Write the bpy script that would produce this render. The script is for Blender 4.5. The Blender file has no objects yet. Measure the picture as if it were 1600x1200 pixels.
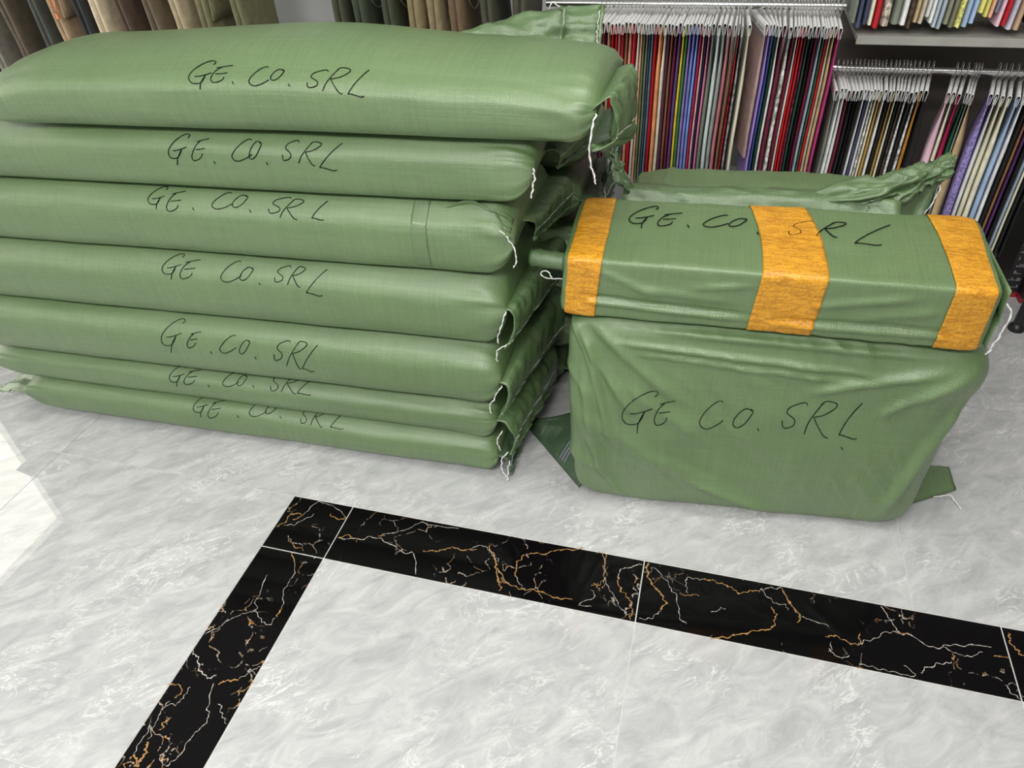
import bpy, math, random
from mathutils import Vector, Matrix, noise
from mathutils.bvhtree import BVHTree

scene = bpy.context.scene
COL = scene.collection
PI = math.pi
random.seed(7)

# ------------------------------------------------------------------ camera
F_PX = 1124.757
PITCH, ROLL, YAW = 0.675469, -0.052797, -0.294644
CAM = Vector((1.01116, -1.16513, 1.49104))


def cam_axes():
    cy, sy = math.cos(YAW), math.sin(YAW)
    f = Vector((sy * math.cos(PITCH), cy * math.cos(PITCH), -math.sin(PITCH)))
    r = Vector((cy, -sy, 0))
    u = r.cross(f)
    c, s = math.cos(ROLL), math.sin(ROLL)
    return c * r + s * u, -s * r + c * u, f


RIGHT, UP, FWD = cam_axes()
cd = bpy.data.cameras.new('camera')
cd.sensor_width = 36
cd.lens = F_PX * 36 / 1600
cd.clip_start = 0.02
co = bpy.data.objects.new('camera', cd)
COL.objects.link(co)
m3 = Matrix((RIGHT, UP, -FWD)).transposed()
co.matrix_world = Matrix.Translation(CAM) @ m3.to_4x4()
scene.camera = co


def ray(px, py):
    return (RIGHT * ((px - 800) / F_PX) - UP * ((py - 600) / F_PX) + FWD)


def ground(px, py, z=0.0):
    d = ray(px, py)
    return CAM + d * ((z - CAM.z) / d.z)


def at(px, py, y):
    d = ray(px, py)
    return CAM + d * ((y - CAM.y) / d.y)


# ------------------------------------------------------------------ light
world = bpy.data.worlds.new('world')
scene.world = world
world.use_nodes = True
world.node_tree.nodes['Background'].inputs[0].default_value = (0.93, 0.97, 1.0, 1)
world.node_tree.nodes['Background'].inputs[1].default_value = 0.2
vs = scene.view_settings
vs.view_transform = 'Standard'
vs.look = 'None'
vs.gamma = 1
vs.use_curve_mapping = False
vs.exposure = 0.0


def area_lamp(x, y, z, sx, sy, power, col=(1, 0.985, 0.95)):
    l = bpy.data.lights.new('ceiling_and_fill_light', 'AREA')
    l.shape = 'RECTANGLE'
    l.size, l.size_y = sx, sy
    l.energy = power
    l.color = col
    o = bpy.data.objects.new('ceiling_and_fill_light', l)
    o.location = (x, y, z)
    COL.objects.link(o)


area_lamp(0.5, -2.2, 2.72, 1.2, 0.6, 84)
area_lamp(2.3, -2.2, 2.72, 1.2, 0.6, 22)
area_lamp(-1.3, -2.2, 2.72, 1.2, 0.6, 40)
area_lamp(0.5, -0.9, 2.72, 1.2, 0.6, 10)
area_lamp(1.3, 0.05, 2.72, 1.2, 0.6, 27)  # added fill lamp, brightens the swatch cards and shelf at the back


# ------------------------------------------------------------------ materials
class NT:
    def __init__(self, name):
        self.m = bpy.data.materials.new(name)
        self.m.use_nodes = True
        self.t = self.m.node_tree
        self.b = self.t.nodes['Principled BSDF']

    def n(self, kind, **kw):
        nd = self.t.nodes.new('ShaderNode' + kind)
        for k, v in kw.items():
            if k.startswith('i_'):
                key = k[2:]
                nd.inputs[int(key) if key.isdigit() else key].default_value = v
            else:
                setattr(nd, k, v)
        return nd

    def l(self, a, b):
        self.t.links.new(a, b)

    def math(self, op, a, b=None, c=None):
        nd = self.n('Math', operation=op)
        for i, v in enumerate((a, b, c)):
            if v is None:
                continue
            if isinstance(v, (int, float)):
                nd.inputs[i].default_value = v
            else:
                self.l(v, nd.inputs[i])
        return nd.outputs[0]

    def mix(self, fac, a, b, blend='MIX'):
        nd = self.n('Mix', data_type='RGBA', blend_type=blend)
        for s, v in ((nd.inputs[0], fac), (nd.inputs[6], a), (nd.inputs[7], b)):
            if isinstance(v, (int, float)):
                s.default_value = v
            elif isinstance(v, tuple):
                s.default_value = (*v, 1)[:4]
            else:
                self.l(v, s)
        return nd.outputs[2]

    def ramp(self, fac, stops):
        nd = self.n('ValToRGB')
        e = nd.color_ramp.elements
        while len(e) < len(stops):
            e.new(0.5)
        for el, (p, c) in zip(e, stops):
            el.position = p
            el.color = (c, c, c, 1) if isinstance(c, (int, float)) else (*c, 1)
        self.l(fac, nd.inputs[0])
        return nd.outputs[0]


def plain(name, col, rough=0.6, metal=0.0, var=0.08, scale=30, spec=0.5):
    t = NT(name)
    tc = t.n('TexCoord')
    nz = t.n('TexNoise', i_Scale=scale, i_Detail=3.0)
    t.l(tc.outputs['Object'], nz.inputs['Vector'])
    dark = tuple(c * (1 - var) for c in col)
    lite = tuple(min(1, c * (1 + var)) for c in col)
    t.l(t.mix(nz.outputs[0], dark, lite), t.b.inputs['Base Color'])
    t.b.inputs['Roughness'].default_value = rough
    t.b.inputs['Metallic'].default_value = metal
    t.b.inputs['Specular IOR Level'].default_value = spec
    return t.m


def woven(name, base, dark, crink=0.25):
    """woven polypropylene: raised tape grid from the metre-scaled UVs"""
    t = NT(name)
    uv = t.n('UVMap')
    sep = t.n('SeparateXYZ')
    t.l(uv.outputs[0], sep.inputs[0])
    p = 0.0047
    k = 2 * PI / p
    su = t.math('SINE', t.math('MULTIPLY', sep.outputs[0], k))
    sv = t.math('SINE', t.math('MULTIPLY', sep.outputs[1], k))
    chk = t.math('MULTIPLY', su, sv)
    w = t.math('MULTIPLY_ADD', chk, 0.5, 0.5)
    # streaks along the length and across it
    mp = t.n('Mapping')
    mp.inputs['Scale'].default_value = (4, 170, 1)
    t.l(uv.outputs[0], mp.inputs[0])
    n1 = t.n('TexNoise', i_Scale=1.0, i_Detail=5.0, i_Roughness=0.65)
    t.l(mp.outputs[0], n1.inputs['Vector'])
    mp2 = t.n('Mapping')
    mp2.inputs['Scale'].default_value = (190, 5, 1)
    t.l(uv.outputs[0], mp2.inputs[0])
    n2 = t.n('TexNoise', i_Scale=1.0, i_Detail=3.0)
    t.l(mp2.outputs[0], n2.inputs['Vector'])
    n3 = t.n('TexNoise', i_Scale=5.0, i_Detail=4.0)
    t.l(uv.outputs[0], n3.inputs['Vector'])
    st = t.math('ADD', t.math('MULTIPLY', n1.outputs[0], 0.5), t.math('MULTIPLY', n2.outputs[0], 0.5))
    st = t.math('MULTIPLY_ADD', t.math('SUBTRACT', st, 0.5), 3.2, 0.5)
    c1 = t.mix(t.ramp(w, [(0.12, 0.0), (0.55, 1.0)]), dark, base)
    c2 = t.mix(0.42, c1, t.mix(st, tuple(c * 0.72 for c in base), tuple(c * 1.28 for c in base)))
    c3 = t.mix(t.ramp(n3.outputs[0], [(0.35, 0.0), (0.7, 0.3)]), c2, tuple(c * f for c, f in zip(base, (1.1, 0.97, 0.9))))
    t.l(c3, t.b.inputs['Base Color'])
    t.l(t.math('MULTIPLY_ADD', st, -0.16, 0.43), t.b.inputs['Roughness'])
    t.b.inputs['Specular IOR Level'].default_value = 0.9
    t.b.inputs['Coat Weight'].default_value = 0.45
    t.b.inputs['Coat Roughness'].default_value = 0.36
    hh = t.math('ADD', t.math('MULTIPLY', w, 0.55), t.math('MULTIPLY', st, 0.6))
    n4 = t.n('TexNoise', i_Scale=26.0, i_Detail=5.0)
    t.l(uv.outputs[0], n4.inputs['Vector'])
    hh = t.math('ADD', hh, t.math('MULTIPLY', n4.outputs[0], crink * 10))
    bp = t.n('Bump', i_Strength=0.75, i_Distance=0.0014)
    t.l(hh, bp.inputs['Height'])
    t.l(bp.outputs[0], t.b.inputs['Normal'])
    return t.m


M_SACK = woven('woven_green_plastic', (0.150, 0.245, 0.098), (0.026, 0.052, 0.018), 0.12)
M_CRUMP = woven('crumpled_green_plastic', (0.130, 0.218, 0.090), (0.036, 0.068, 0.028), 0.42)
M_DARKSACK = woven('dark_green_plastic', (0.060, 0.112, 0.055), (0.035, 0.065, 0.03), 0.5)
M_TAPED = woven('green_plastic_under_tape', (0.135, 0.222, 0.092), (0.065, 0.11, 0.045), 0.3)
M_TAPED.node_tree.nodes['Principled BSDF'].inputs['Coat Roughness'].default_value = 0.15
M_INK = plain('black_marker_ink', (0.004, 0.007, 0.005), 0.8, spec=0.15)
M_THREAD = plain('white_thread', (0.78, 0.78, 0.75), 0.8)
M_STRIPE_B = plain('blue_woven_stripe', (0.16, 0.22, 0.33), 0.5)
M_STRIPE_P = plain('pink_woven_stripe', (0.33, 0.2, 0.24), 0.5)


def tape_mat():
    t = NT('amber_packing_tape')
    uv = t.n('UVMap')
    mp = t.n('Mapping')
    mp.inputs['Scale'].default_value = (60, 14, 1)
    t.l(uv.outputs[0], mp.inputs[0])
    a = t.n('TexNoise', i_Scale=1.0, i_Detail=5.0, i_Distortion=1.8)
    t.l(mp.outputs[0], a.inputs['Vector'])
    b = t.n('TexNoise', i_Scale=160.0, i_Detail=3.0)
    t.l(uv.outputs[0], b.inputs['Vector'])
    s = t.math('ADD', t.math('MULTIPLY', a.outputs[0], 0.6), t.math('MULTIPLY', b.outputs[0], 0.4))
    c = t.mix(t.ramp(s, [(0.38, 0.0), (0.62, 1.0)]), (0.46, 0.19, 0.010), (0.80, 0.385, 0.028))
    t.l(c, t.b.inputs['Base Color'])
    t.b.inputs['Roughness'].default_value = 0.28
    bp = t.n('Bump', i_Strength=0.8, i_Distance=0.005)
    t.l(s, bp.inputs['Height'])
    t.l(bp.outputs[0], t.b.inputs['Normal'])
    return t.m


M_TAPE = tape_mat()


def marble_mat():
    t = NT('grey_marble_tile')
    tc = t.n('TexCoord')
    geo = t.n('NewGeometry')
    off = t.n('CombineXYZ')
    r = geo.outputs['Random Per Island']
    t.l(t.math('MULTIPLY', r, 37.0), off.inputs[0])
    t.l(t.math('MULTIPLY', r, 91.0), off.inputs[1])
    add = t.n('VectorMath', operation='ADD')
    t.l(tc.outputs['Object'], add.inputs[0])
    t.l(off.outputs[0], add.inputs[1])
    mp = t.n('Mapping')
    mp.inputs['Rotation'].default_value = (0, 0, math.radians(-42))
    t.l(add.outputs[0], mp.inputs[0])
    mq = t.n('Mapping')
    mq.inputs['Scale'].default_value = (1.0, 2.3, 1)
    t.l(mp.outputs[0], mq.inputs[0])
    a = t.n('TexNoise', i_Scale=9.0, i_Detail=11.0, i_Roughness=0.72, i_Distortion=0.7)
    t.l(mq.outputs[0], a.inputs['Vector'])
    b = t.n('TexNoise', i_Scale=7.0, i_Detail=8.0, i_Roughness=0.6, i_Distortion=2.2)
    t.l(mq.outputs[0], b.inputs['Vector'])
    ridge = t.math('ABSOLUTE', t.math('SUBTRACT', b.outputs[0], 0.5))
    vein = t.ramp(ridge, [(0.0, 1.0), (0.022, 0.0)])
    c = t.n('TexNoise', i_Scale=4.5, i_Detail=6.0, i_Distortion=1.0)
    t.l(mp.outputs[0], c.inputs['Vector'])
    base = t.ramp(a.outputs[0], [(0.32, (0.365, 0.368, 0.372)), (0.5, (0.465, 0.468, 0.472)), (0.66, (0.565, 0.566, 0.568))])
    msk = t.math('MULTIPLY', vein, t.ramp(c.outputs[0], [(0.48, 0.0), (0.62, 0.7)]))
    t.l(t.mix(msk, base, (0.80, 0.80, 0.79)), t.b.inputs['Base Color'])
    t.b.inputs['Roughness'].default_value = 0.012
    t.b.inputs['Specular IOR Level'].default_value = 0.5
    return t.m


def portoro_mat():
    t = NT('black_gold_marble')
    tc = t.n('TexCoord')
    geo = t.n('NewGeometry')
    off = t.n('CombineXYZ')
    t.l(t.math('MULTIPLY', geo.outputs['Random Per Island'], 53.0), off.inputs[0])
    add = t.n('VectorMath', operation='ADD')
    t.l(tc.outputs['Object'], add.inputs[0])
    t.l(off.outputs[0], add.inputs[1])
    w = t.n('TexNoise', i_Scale=9.0, i_Detail=5.0)
    t.l(add.outputs[0], w.inputs['Vector'])
    wv = t.n('VectorMath', operation='SCALE')
    t.l(w.outputs[1], wv.inputs[0])
    wv.inputs['Scale'].default_value = 0.16
    ad2 = t.n('VectorMath', operation='ADD')
    t.l(add.outputs[0], ad2.inputs[0])
    t.l(wv.outputs[0], ad2.inputs[1])
    v = t.n('TexVoronoi', feature='DISTANCE_TO_EDGE', i_Scale=13.0)
    t.l(ad2.outputs[0], v.inputs['Vector'])
    line = t.ramp(v.outputs['Distance'], [(0.0, 1.0), (0.02, 0.0)])
    big = t.n('TexNoise', i_Scale=5.5, i_Detail=2.0)
    t.l(add.outputs[0], big.inputs['Vector'])
    patch = t.ramp(big.outputs[0], [(0.50, 0.0), (0.60, 1.0)])
    fine = t.n('TexNoise', i_Scale=55.0, i_Detail=2.0)
    t.l(add.outputs[0], fine.inputs['Vector'])
    brk = t.ramp(fine.outputs[0], [(0.45, 0.0), (0.53, 1.0)])
    f = t.math('MULTIPLY', t.math('MULTIPLY', line, patch), brk)
    col = t.mix(t.ramp(fine.outputs[0], [(0.5, 0.0), (0.62, 1.0)]), (0.62, 0.58, 0.52), (0.42, 0.20, 0.06))
    t.l(t.mix(f, (0.0035, 0.003, 0.0035), col), t.b.inputs['Base Color'])
    t.b.inputs['Roughness'].default_value = 0.06
    t.b.inputs['Specular IOR Level'].default_value = 0.13
    return t.m


M_GREY_TILE = marble_mat()
M_BLACK_TILE = portoro_mat()
M_GROUT = plain('pale_grout', (0.70, 0.69, 0.66), 0.7)
M_GOLD = plain('gold_vein', (0.36, 0.20, 0.075), 0.12, var=0.35, scale=90)
M_WVEIN = plain('white_vein', (0.50, 0.46, 0.42), 0.12, var=0.3, scale=90)
M_WALL = plain('white_wall_paint', (0.72, 0.73, 0.74), 0.7, var=0.02)
M_SIDEWALL = plain('brown_grey_side_wall', (0.20, 0.18, 0.165), 0.7, var=0.05)  # kept dark so the added right wall bounces little light
M_CEIL = plain('white_ceiling_paint', (0.8, 0.8, 0.79), 0.8, var=0.02)
M_PANEL = plain('dark_cabinet_panel', (0.17, 0.15, 0.135), 0.55, var=0.1, scale=6)
M_GREYPANEL = plain('grey_cabinet_panel', (0.30, 0.30, 0.29), 0.55, var=0.08, scale=6)
M_SHELF = plain('brushed_metal_shelf', (0.48, 0.47, 0.43), 0.35, 0.35, var=0.25, scale=14)
M_CHROME = plain('chrome_rail', (0.72, 0.72, 0.72), 0.2, 1.0, var=0.03)
M_WIRE = plain('hanger_wire', (0.62, 0.61, 0.57), 0.3, 0.75, var=0.03)
M_CARD = plain('white_header_card', (0.93, 0.93, 0.92), 0.5, var=0.03)
M_PRINT = plain('grey_print', (0.25, 0.25, 0.27), 0.6)
M_BLACK = plain('black_metal', (0.012, 0.012, 0.013), 0.35)
M_BOX = plain('black_printed_card', (0.018, 0.016, 0.016), 0.4)
M_RED = plain('red_card', (0.32, 0.02, 0.03), 0.5)
M_ORANGE = plain('orange_cord_end', (0.75, 0.26, 0.10), 0.5)
M_FRAME = plain('aluminium_frame', (0.55, 0.55, 0.55), 0.4, 0.6)

_cloth = {}


def cloth_mat(col, kind='plain'):
    if max(col) > 0.03:
        col = tuple(min(0.86, c * 1.22) for c in col)
    key = (col, kind)
    if key in _cloth:
        return _cloth[key]
    t = NT('fabric_' + kind)
    tc = t.n('TexCoord')
    if kind == 'satin':
        nz = t.n('TexNoise', i_Scale=6.0, i_Detail=2.0)
        t.b.inputs['Roughness'].default_value = 0.33
        a, b = 0.85, 1.12
    elif kind == 'print':
        nz = t.n('TexNoise', i_Scale=70.0, i_Detail=4.0)
        t.b.inputs['Roughness'].default_value = 0.85
        a, b = 0.25, 1.5
    elif kind == 'fuzzy':
        nz = t.n('TexNoise', i_Scale=140.0, i_Detail=4.0)
        t.b.inputs['Roughness'].default_value = 0.95
        a, b = 0.5, 1.4
    else:
        nz = t.n('TexNoise', i_Scale=35.0, i_Detail=4.0)
        t.b.inputs['Roughness'].default_value = 0.75
        a, b = 0.86, 1.12
    t.l(tc.outputs['Object'], nz.inputs['Vector'])
    fac = t.ramp(nz.outputs[0], [(0.36, 0.0), (0.64, 1.0)])
    t.l(t.mix(fac, tuple(c * a for c in col), tuple(min(1, c * b) for c in col)), t.b.inputs['Base Color'])
    bp = t.n('Bump', i_Strength=0.25, i_Distance=0.002)
    t.l(nz.outputs[0], bp.inputs['Height'])
    t.l(bp.outputs[0], t.b.inputs['Normal'])
    _cloth[key] = t.m
    return t.m


# ------------------------------------------------------------------ mesh helpers
class MB:
    def __init__(self):
        self.v, self.f, self.uv, self.mi = [], [], [], []

    def add(self, verts, faces, uvs=None, mi=0):
        o = len(self.v)
        self.v += [Vector(p) for p in verts]
        for f in faces:
            self.f.append([i + o for i in f])
            self.uv.append([uvs[i] for i in f] if uvs else [(0, 0)] * len(f))
            self.mi.append(mi)

    def grid(self, P, uvs=None, closed=False, mi=0, uvf=None):
        """P[i][j]; closed wraps j"""
        ni, nj = len(P), len(P[0])
        base = len(self.v)
        for row in P:
            self.v += [Vector(p) for p in row]
        jj = nj if closed else nj - 1
        for i in range(ni - 1):
            for j in range(jj):
                j2 = (j + 1) % nj
                self.f.append([base + i * nj + j, base + (i + 1) * nj + j, base + (i + 1) * nj + j2, base + i * nj + j2])
                if uvs:
                    wj = uvs[i][j + 1] if j + 1 < len(uvs[i]) else uvs[i][j2]
                    wj1 = uvs[i + 1][j + 1] if j + 1 < len(uvs[i + 1]) else uvs[i + 1][j2]
                    self.uv.append([uvs[i][j], uvs[i + 1][j], wj1, wj])
                else:
                    self.uv.append([(0, 0)] * 4)
                self.mi.append(mi)

    def cap(self, loop, mi=0):
        o = len(self.v)
        self.v += [Vector(p) for p in loop]
        self.f.append([o + i for i in range(len(loop))])
        self.uv.append([(0, 0)] * len(loop))
        self.mi.append(mi)

    def box(self, x0, x1, y0, y1, z0, z1, mi=0):
        vs_ = [(x, y, z) for x in (x0, x1) for y in (y0, y1) for z in (z0, z1)]
        self.add(vs_, [(0, 1, 3, 2), (4, 6, 7, 5), (0, 4, 5, 1), (2, 3, 7, 6), (0, 2, 6, 4), (1, 5, 7, 3)], mi=mi)

    def tube(self, pts, r, n=6, mi=0, caps=True):
        pts = [Vector(p) for p in pts]
        rows = []
        prev = None
        for i, p in enumerate(pts):
            d = (pts[min(i + 1, len(pts) - 1)] - pts[max(i - 1, 0)])
            d = d.normalized() if d.length > 1e-9 else Vector((0, 0, 1))
            if prev is None:
                a = d.orthogonal().normalized()
            else:
                a = prev - d * prev.dot(d)
                a = a.normalized() if a.length > 1e-6 else d.orthogonal().normalized()
            prev = a
            b = d.cross(a)
            rr = r[i] if isinstance(r, (list, tuple)) else r
            rows.append([p + (a * math.cos(2 * PI * k / n) + b * math.sin(2 * PI * k / n)) * rr for k in range(n)])
        self.grid(rows, closed=True, mi=mi)
        if caps:
            self.cap(rows[0][::-1], mi)
            self.cap(rows[-1], mi)

    def build(self, name, mats, parent=None, smooth=True, origin=None):
        o0 = parent.location if parent is not None and origin is None else (origin or Vector((0, 0, 0)))
        # a sub-part lives in its part's space, which has no offset of its own
        if parent is not None and parent.parent is not None:
            o0 = parent.parent.location
        o0 = Vector(o0)
        me = bpy.data.meshes.new(name)
        me.from_pydata([v - o0 for v in self.v], [], self.f)
        uvl = me.uv_layers.new(name='UVMap')
        k = 0
        for fu in self.uv:
            for c in fu:
                uvl.data[k].uv = c
                k += 1
        if not isinstance(mats, (list, tuple)):
            mats = [mats]
        for m in mats:
            me.materials.append(m)
        for p, mi in zip(me.polygons, self.mi):
            p.material_index = mi
            p.use_smooth = smooth
        me.update()
        ob = bpy.data.objects.new(name, me)
        if parent is not None:
            ob.parent = parent
        else:
            ob.location = o0
        COL.objects.link(ob)
        return ob


def tag(o, label=None, cat=None, group=None, kind=None):
    for k, v in (('label', label), ('category', cat), ('group', group), ('kind', kind)):
        if v:
            o[k] = v
    return o


def thing(name, loc, label, cat, group=None):
    o = bpy.data.objects.new(name, None)
    o.empty_display_size = 0.05
    o.location = loc
    COL.objects.link(o)
    return tag(o, label, cat, group)


def spline(pts, n=6):
    pts = [Vector(p) if len(p) == 3 else Vector((p[0], p[1], 0)) for p in pts]
    out = []
    P = [pts[0]] + pts + [pts[-1]]
    for i in range(1, len(P) - 2):
        for k in range(n):
            t = k / n
            a, b, c, d = P[i - 1], P[i], P[i + 1], P[i + 2]
            out.append(0.5 * ((2 * b) + (c - a) * t + (2 * a - 5 * b + 4 * c - d) * t * t + (3 * b - a - 3 * c + d) * t ** 3))
    out.append(pts[-1])
    return out


def lerp(a, b, t):
    return a + (b - a) * t


def sstep(t):
    t = max(0, min(1, t))
    return t * t * (3 - 2 * t)


def nz(x, y=0.0, z=0.0):
    return noise.noise(Vector((x, y, z)))


def interp(tab, x):
    if x <= tab[0][0]:
        return tab[0][1]
    for (a, va), (b, vb) in zip(tab, tab[1:]):
        if x <= b:
            return lerp(va, vb, sstep((x - a) / (b - a)))
    return tab[-1][1]


# ------------------------------------------------------------------ room
W, L = 0.1807, 0.8
X0, X1, Y0, Y1 = -2.6, 4.0, -3.4, 2.0
fl = MB()
fl.add([(X0, Y0, -0.0012), (X1, Y0, -0.0012), (X1, Y1, -0.0012), (X0, Y1, -0.0012)], [(0, 1, 2, 3)], mi=2)


def tile(x0, x1, y0, y1, mi, g=0.0013):
    x0, x1, y0, y1 = max(x0, X0), min(x1, X1), max(y0, Y0), min(y1, Y1)
    if x1 - x0 < 0.005 or y1 - y0 < 0.005:
        return
    fl.add([(x0 + g, y0 + g, 0), (x1 - g, y0 + g, 0), (x1 - g, y1 - g, 0), (x0 + g, y1 - g, 0)], [(0, 1, 2, 3)], mi=mi)


for i in range(-5, 7):
    for j in range(0, 4):
        tile(i * L, i * L + L, j * L, j * L + L, 0, 0.0009)
for i in range(-5, 0):
    for j in range(-6, 0):
        tile(i * L, i * L + L, j * L, j * L + L, 0, 0.0009)
tile(0, W, -W, 0, 1)
for k in range(5):
    tile(W + k * L, W + k * L + L, -W, 0, 1)
    tile(0, W, -W - k * L - L, -W - k * L, 1)
    for j in range(5):
        tile(W + k * L, W + k * L + L, -W - j * L - L, -W - j * L, 0, 0.0009)

# main gold and white veins of the black border tiles
c4 = lambda s: [(150 + x / 1.8605, 760 + y / 1.8605) for x, y in s]
c5 = lambda s: [(900 + x / 2.2857, 800 + y / 2.2857) for x, y in s]
veins = [
    ('g', 5, c4([(1140, 172), (1160, 212), (1162, 240), (1170, 280), (1176, 303)])),
    ('g', 3.5, c4([(1163, 238), (1200, 285), (1240, 300), (1290, 304), (1340, 325), (1385, 330)])),
    ('g', 3.5, c4([(1220, 262), (1222, 225), (1250, 200), (1300, 195), (1350, 185), (1420, 181)])),
    ('g', 5, c4([(1518, 262), (1522, 290), (1540, 318), (1556, 345), (1558, 370), (1550, 386)])),
    ('w', 2, c4([(1588, 228), (1555, 232), (1528, 244), (1516, 270)])),
    ('g', 3.5, c4([(950, 190), (1000, 186), (1030, 178), (1060, 184), (1108, 183)])),
    ('w', 2.2, c4([(702, 150), (760, 156), (810, 148), (850, 165), (900, 192), (925, 196), (930, 258)])),
    ('w', 1.8, c4([(830, 140), (900, 125), (940, 108), (1000, 116), (1055, 124)])),
    ('g', 4, c4([(705, 150), (735, 145), (760, 160)])),
    ('g', 4, c4([(820, 146), (840, 142)])),
    ('w', 1.8, c4([(1085, 185), (1120, 172), (1150, 195), (1170, 220)])),
    ('w', 1.8, c4([(1220, 262), (1235, 285), (1245, 300)])),
    ('w', 1.6, c4([(1440, 300), (1445, 325), (1400, 345), (1440, 352)])),
    ('w', 1.6, c4([(1470, 195), (1480, 225), (1478, 265), (1500, 310), (1520, 345), (1545, 375)])),
    ('g', 3, c4([(1440, 290), (1450, 283), (1462, 300)])),
    ('g', 4, c4([(525, 118), (548, 105), (568, 80), (600, 86), (572, 98)])),
    ('w', 1.6, c4([(600, 86), (640, 48), (690, 56), (728, 92)])),
    ('w', 1.6, c4([(545, 112), (580, 110), (610, 92), (635, 80)])),
    ('g', 3, c4([(680, 80), (705, 95), (730, 88)])),
    ('g', 3, c4([(558, 150), (570, 172), (605, 186)])),
    ('w', 1.8, c4([(555, 145), (575, 162), (600, 175)])),
    ('g', 4, c4([(566, 195), (578, 218)])),
    ('w', 1.6, c4([(578, 218), (572, 262), (548, 300), (540, 350)])),
    ('g', 6, c4([(536, 350), (524, 380)])),
    ('w', 2, c4([(318, 432), (370, 398), (420, 371), (463, 360), (470, 325), (500, 256)])),
    ('w', 1.8, c4([(463, 360), (478, 393), (505, 402), (520, 382)])),
    ('w', 3.2, c4([(278, 480), (296, 500), (305, 540), (322, 556), (350, 550)])),
    ('g', 5, c4([(355, 575), (385, 565), (415, 562)])),
    ('w', 1.8, c4([(415, 560), (445, 538), (478, 523)])),
    ('g', 3.5, c4([(412, 597), (440, 585), (458, 562)])),
    ('w', 2.2, c4([(340, 572), (325, 640), (328, 672), (300, 705), (268, 740), (240, 785), (205, 816)])),
    ('w', 1.8, c4([(358, 630), (366, 660), (378, 690)])),
    ('g', 3, c4([(205, 578), (235, 575), (245, 600), (228, 616)])),
    ('w', 1.8, c4([(272, 582), (255, 610), (232, 632), (205, 635)])),
    ('w', 1.8, c4([(212, 622), (190, 655), (165, 700), (155, 735)])),
    ('g', 7, c4([(212, 672), (196, 690), (190, 708)])),
    ('g', 7, c4([(153, 742), (145, 770), (132, 795), (120, 816)])),
    ('g', 6, c4([(100, 785), (118, 790), (112, 815)])),
    ('g', 6, c4([(92, 800), (82, 818)])),
    ('w', 1.8, c4([(160, 690), (145, 720), (120, 760), (95, 790)])),
    ('g', 2.4, c5([(75, 146), (104, 152), (98, 200), (96, 245), (70, 270)])),
    ('g', 4.5, c5([(258, 182), (250, 208), (268, 248), (300, 290), (318, 320), (302, 352)])),
    ('w', 2, c5([(302, 352), (265, 378), (225, 380)])),
    ('w', 1.8, c5([(272, 196), (310, 230), (340, 275), (362, 310), (368, 370), (398, 398)])),
    ('g', 3, c5([(370, 290), (395, 298), (440, 298)])),
    ('w', 2, c5([(398, 290), (392, 248), (412, 234), (450, 242)])),
    ('g', 4, c5([(450, 242), (500, 250), (540, 264), (580, 288), (620, 282), (655, 284)])),
    ('w', 1.8, c5([(655, 284), (690, 274), (738, 274)])),
    ('g', 5, c5([(738, 276), (755, 315), (782, 350), (798, 372), (790, 395)])),
    ('w', 1.8, c5([(660, 272), (700, 318), (740, 332), (760, 350)])),
    ('g', 4, c5([(692, 340), (712, 365), (704, 402), (670, 420), (600, 434), (540, 446), (480, 451)])),
    ('w', 1.8, c5([(800, 378), (840, 384), (905, 412)])),
    ('g', 3.2, c5([(890, 445), (930, 442), (965, 462), (1010, 472), (1012, 432)])),
    ('w', 2.2, c5([(1010, 472), (1050, 458), (1110, 432), (1150, 432)])),
    ('w', 2.2, c5([(1086, 335), (1120, 378), (1150, 430), (1200, 442), (1260, 478), (1320, 478), (1400, 474), (1484, 482)])),
    ('g', 3.5, c5([(1140, 425), (1170, 432), (1190, 436)])),
    ('g', 6, c5([(1345, 508), (1348, 530)])),
    ('w', 2, c5([(1345, 538), (1290, 544), (1248, 560), (1236, 578)])),
    ('w', 2, c5([(1010, 545), (1060, 554), (1130, 570), (1212, 584), (1170, 548)])),
    ('w', 2, c5([(1310, 480), (1350, 505), (1400, 512), (1450, 498)])),
    ('g', 4, c5([(1490, 515), (1545, 518)])),
    ('w', 2, c5([(900, 488), (915, 505), (950, 520), (975, 512)])),
    ('w', 1.8, c5([(910, 465), (905, 500)])),
    ('w', 2, c5([(1533, 618), (1560, 648), (1588, 678)])),
    ('g', 4.5, c5([(1546, 432), (1556, 470), (1580, 500), (1602, 516)])),
    ('w', 1.6, c5([(600, 215), (600, 245)])),
    ('w', 1.6, c5([(480, 358), (512, 348), (530, 340)])),
]
for kind, wpx, pts in veins:
    g = [ground(px, py) for px, py in pts]
    sp = spline([(p.x, p.y, 0) for p in g], 12)
    rows = []
    for i, p in enumerate(sp):
        d = (sp[min(i + 1, len(sp) - 1)] - sp[max(i - 1, 0)])
        d = d.normalized() if d.length > 1e-9 else Vector((1, 0, 0))
        n_ = Vector((-d.y, d.x, 0))
        dist = (p - CAM).length
        w_ = wpx * dist / F_PX * 0.5 * (0.15 + 1.05 * abs(nz(i * 0.9, wpx, pts[0][0])))
        if i in (0, len(sp) - 1):
            w_ *= 0.3
        c = p + n_ * (nz(i * 0.25, pts[0][1], 3.3) * 0.007 + nz(i * 0.8, pts[0][1], 8.3) * 0.0014) + Vector((0, 0, 0.0003))
        rows.append([c - n_ * w_, c + n_ * w_])
    fl.grid([[r[0], r[1]] for r in rows], mi=3 if kind == 'g' else 4)
floor = fl.build('floor', [M_GREY_TILE, M_BLACK_TILE, M_GROUT, M_GOLD, M_WVEIN], smooth=False)
tag(floor, kind='structure')


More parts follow.
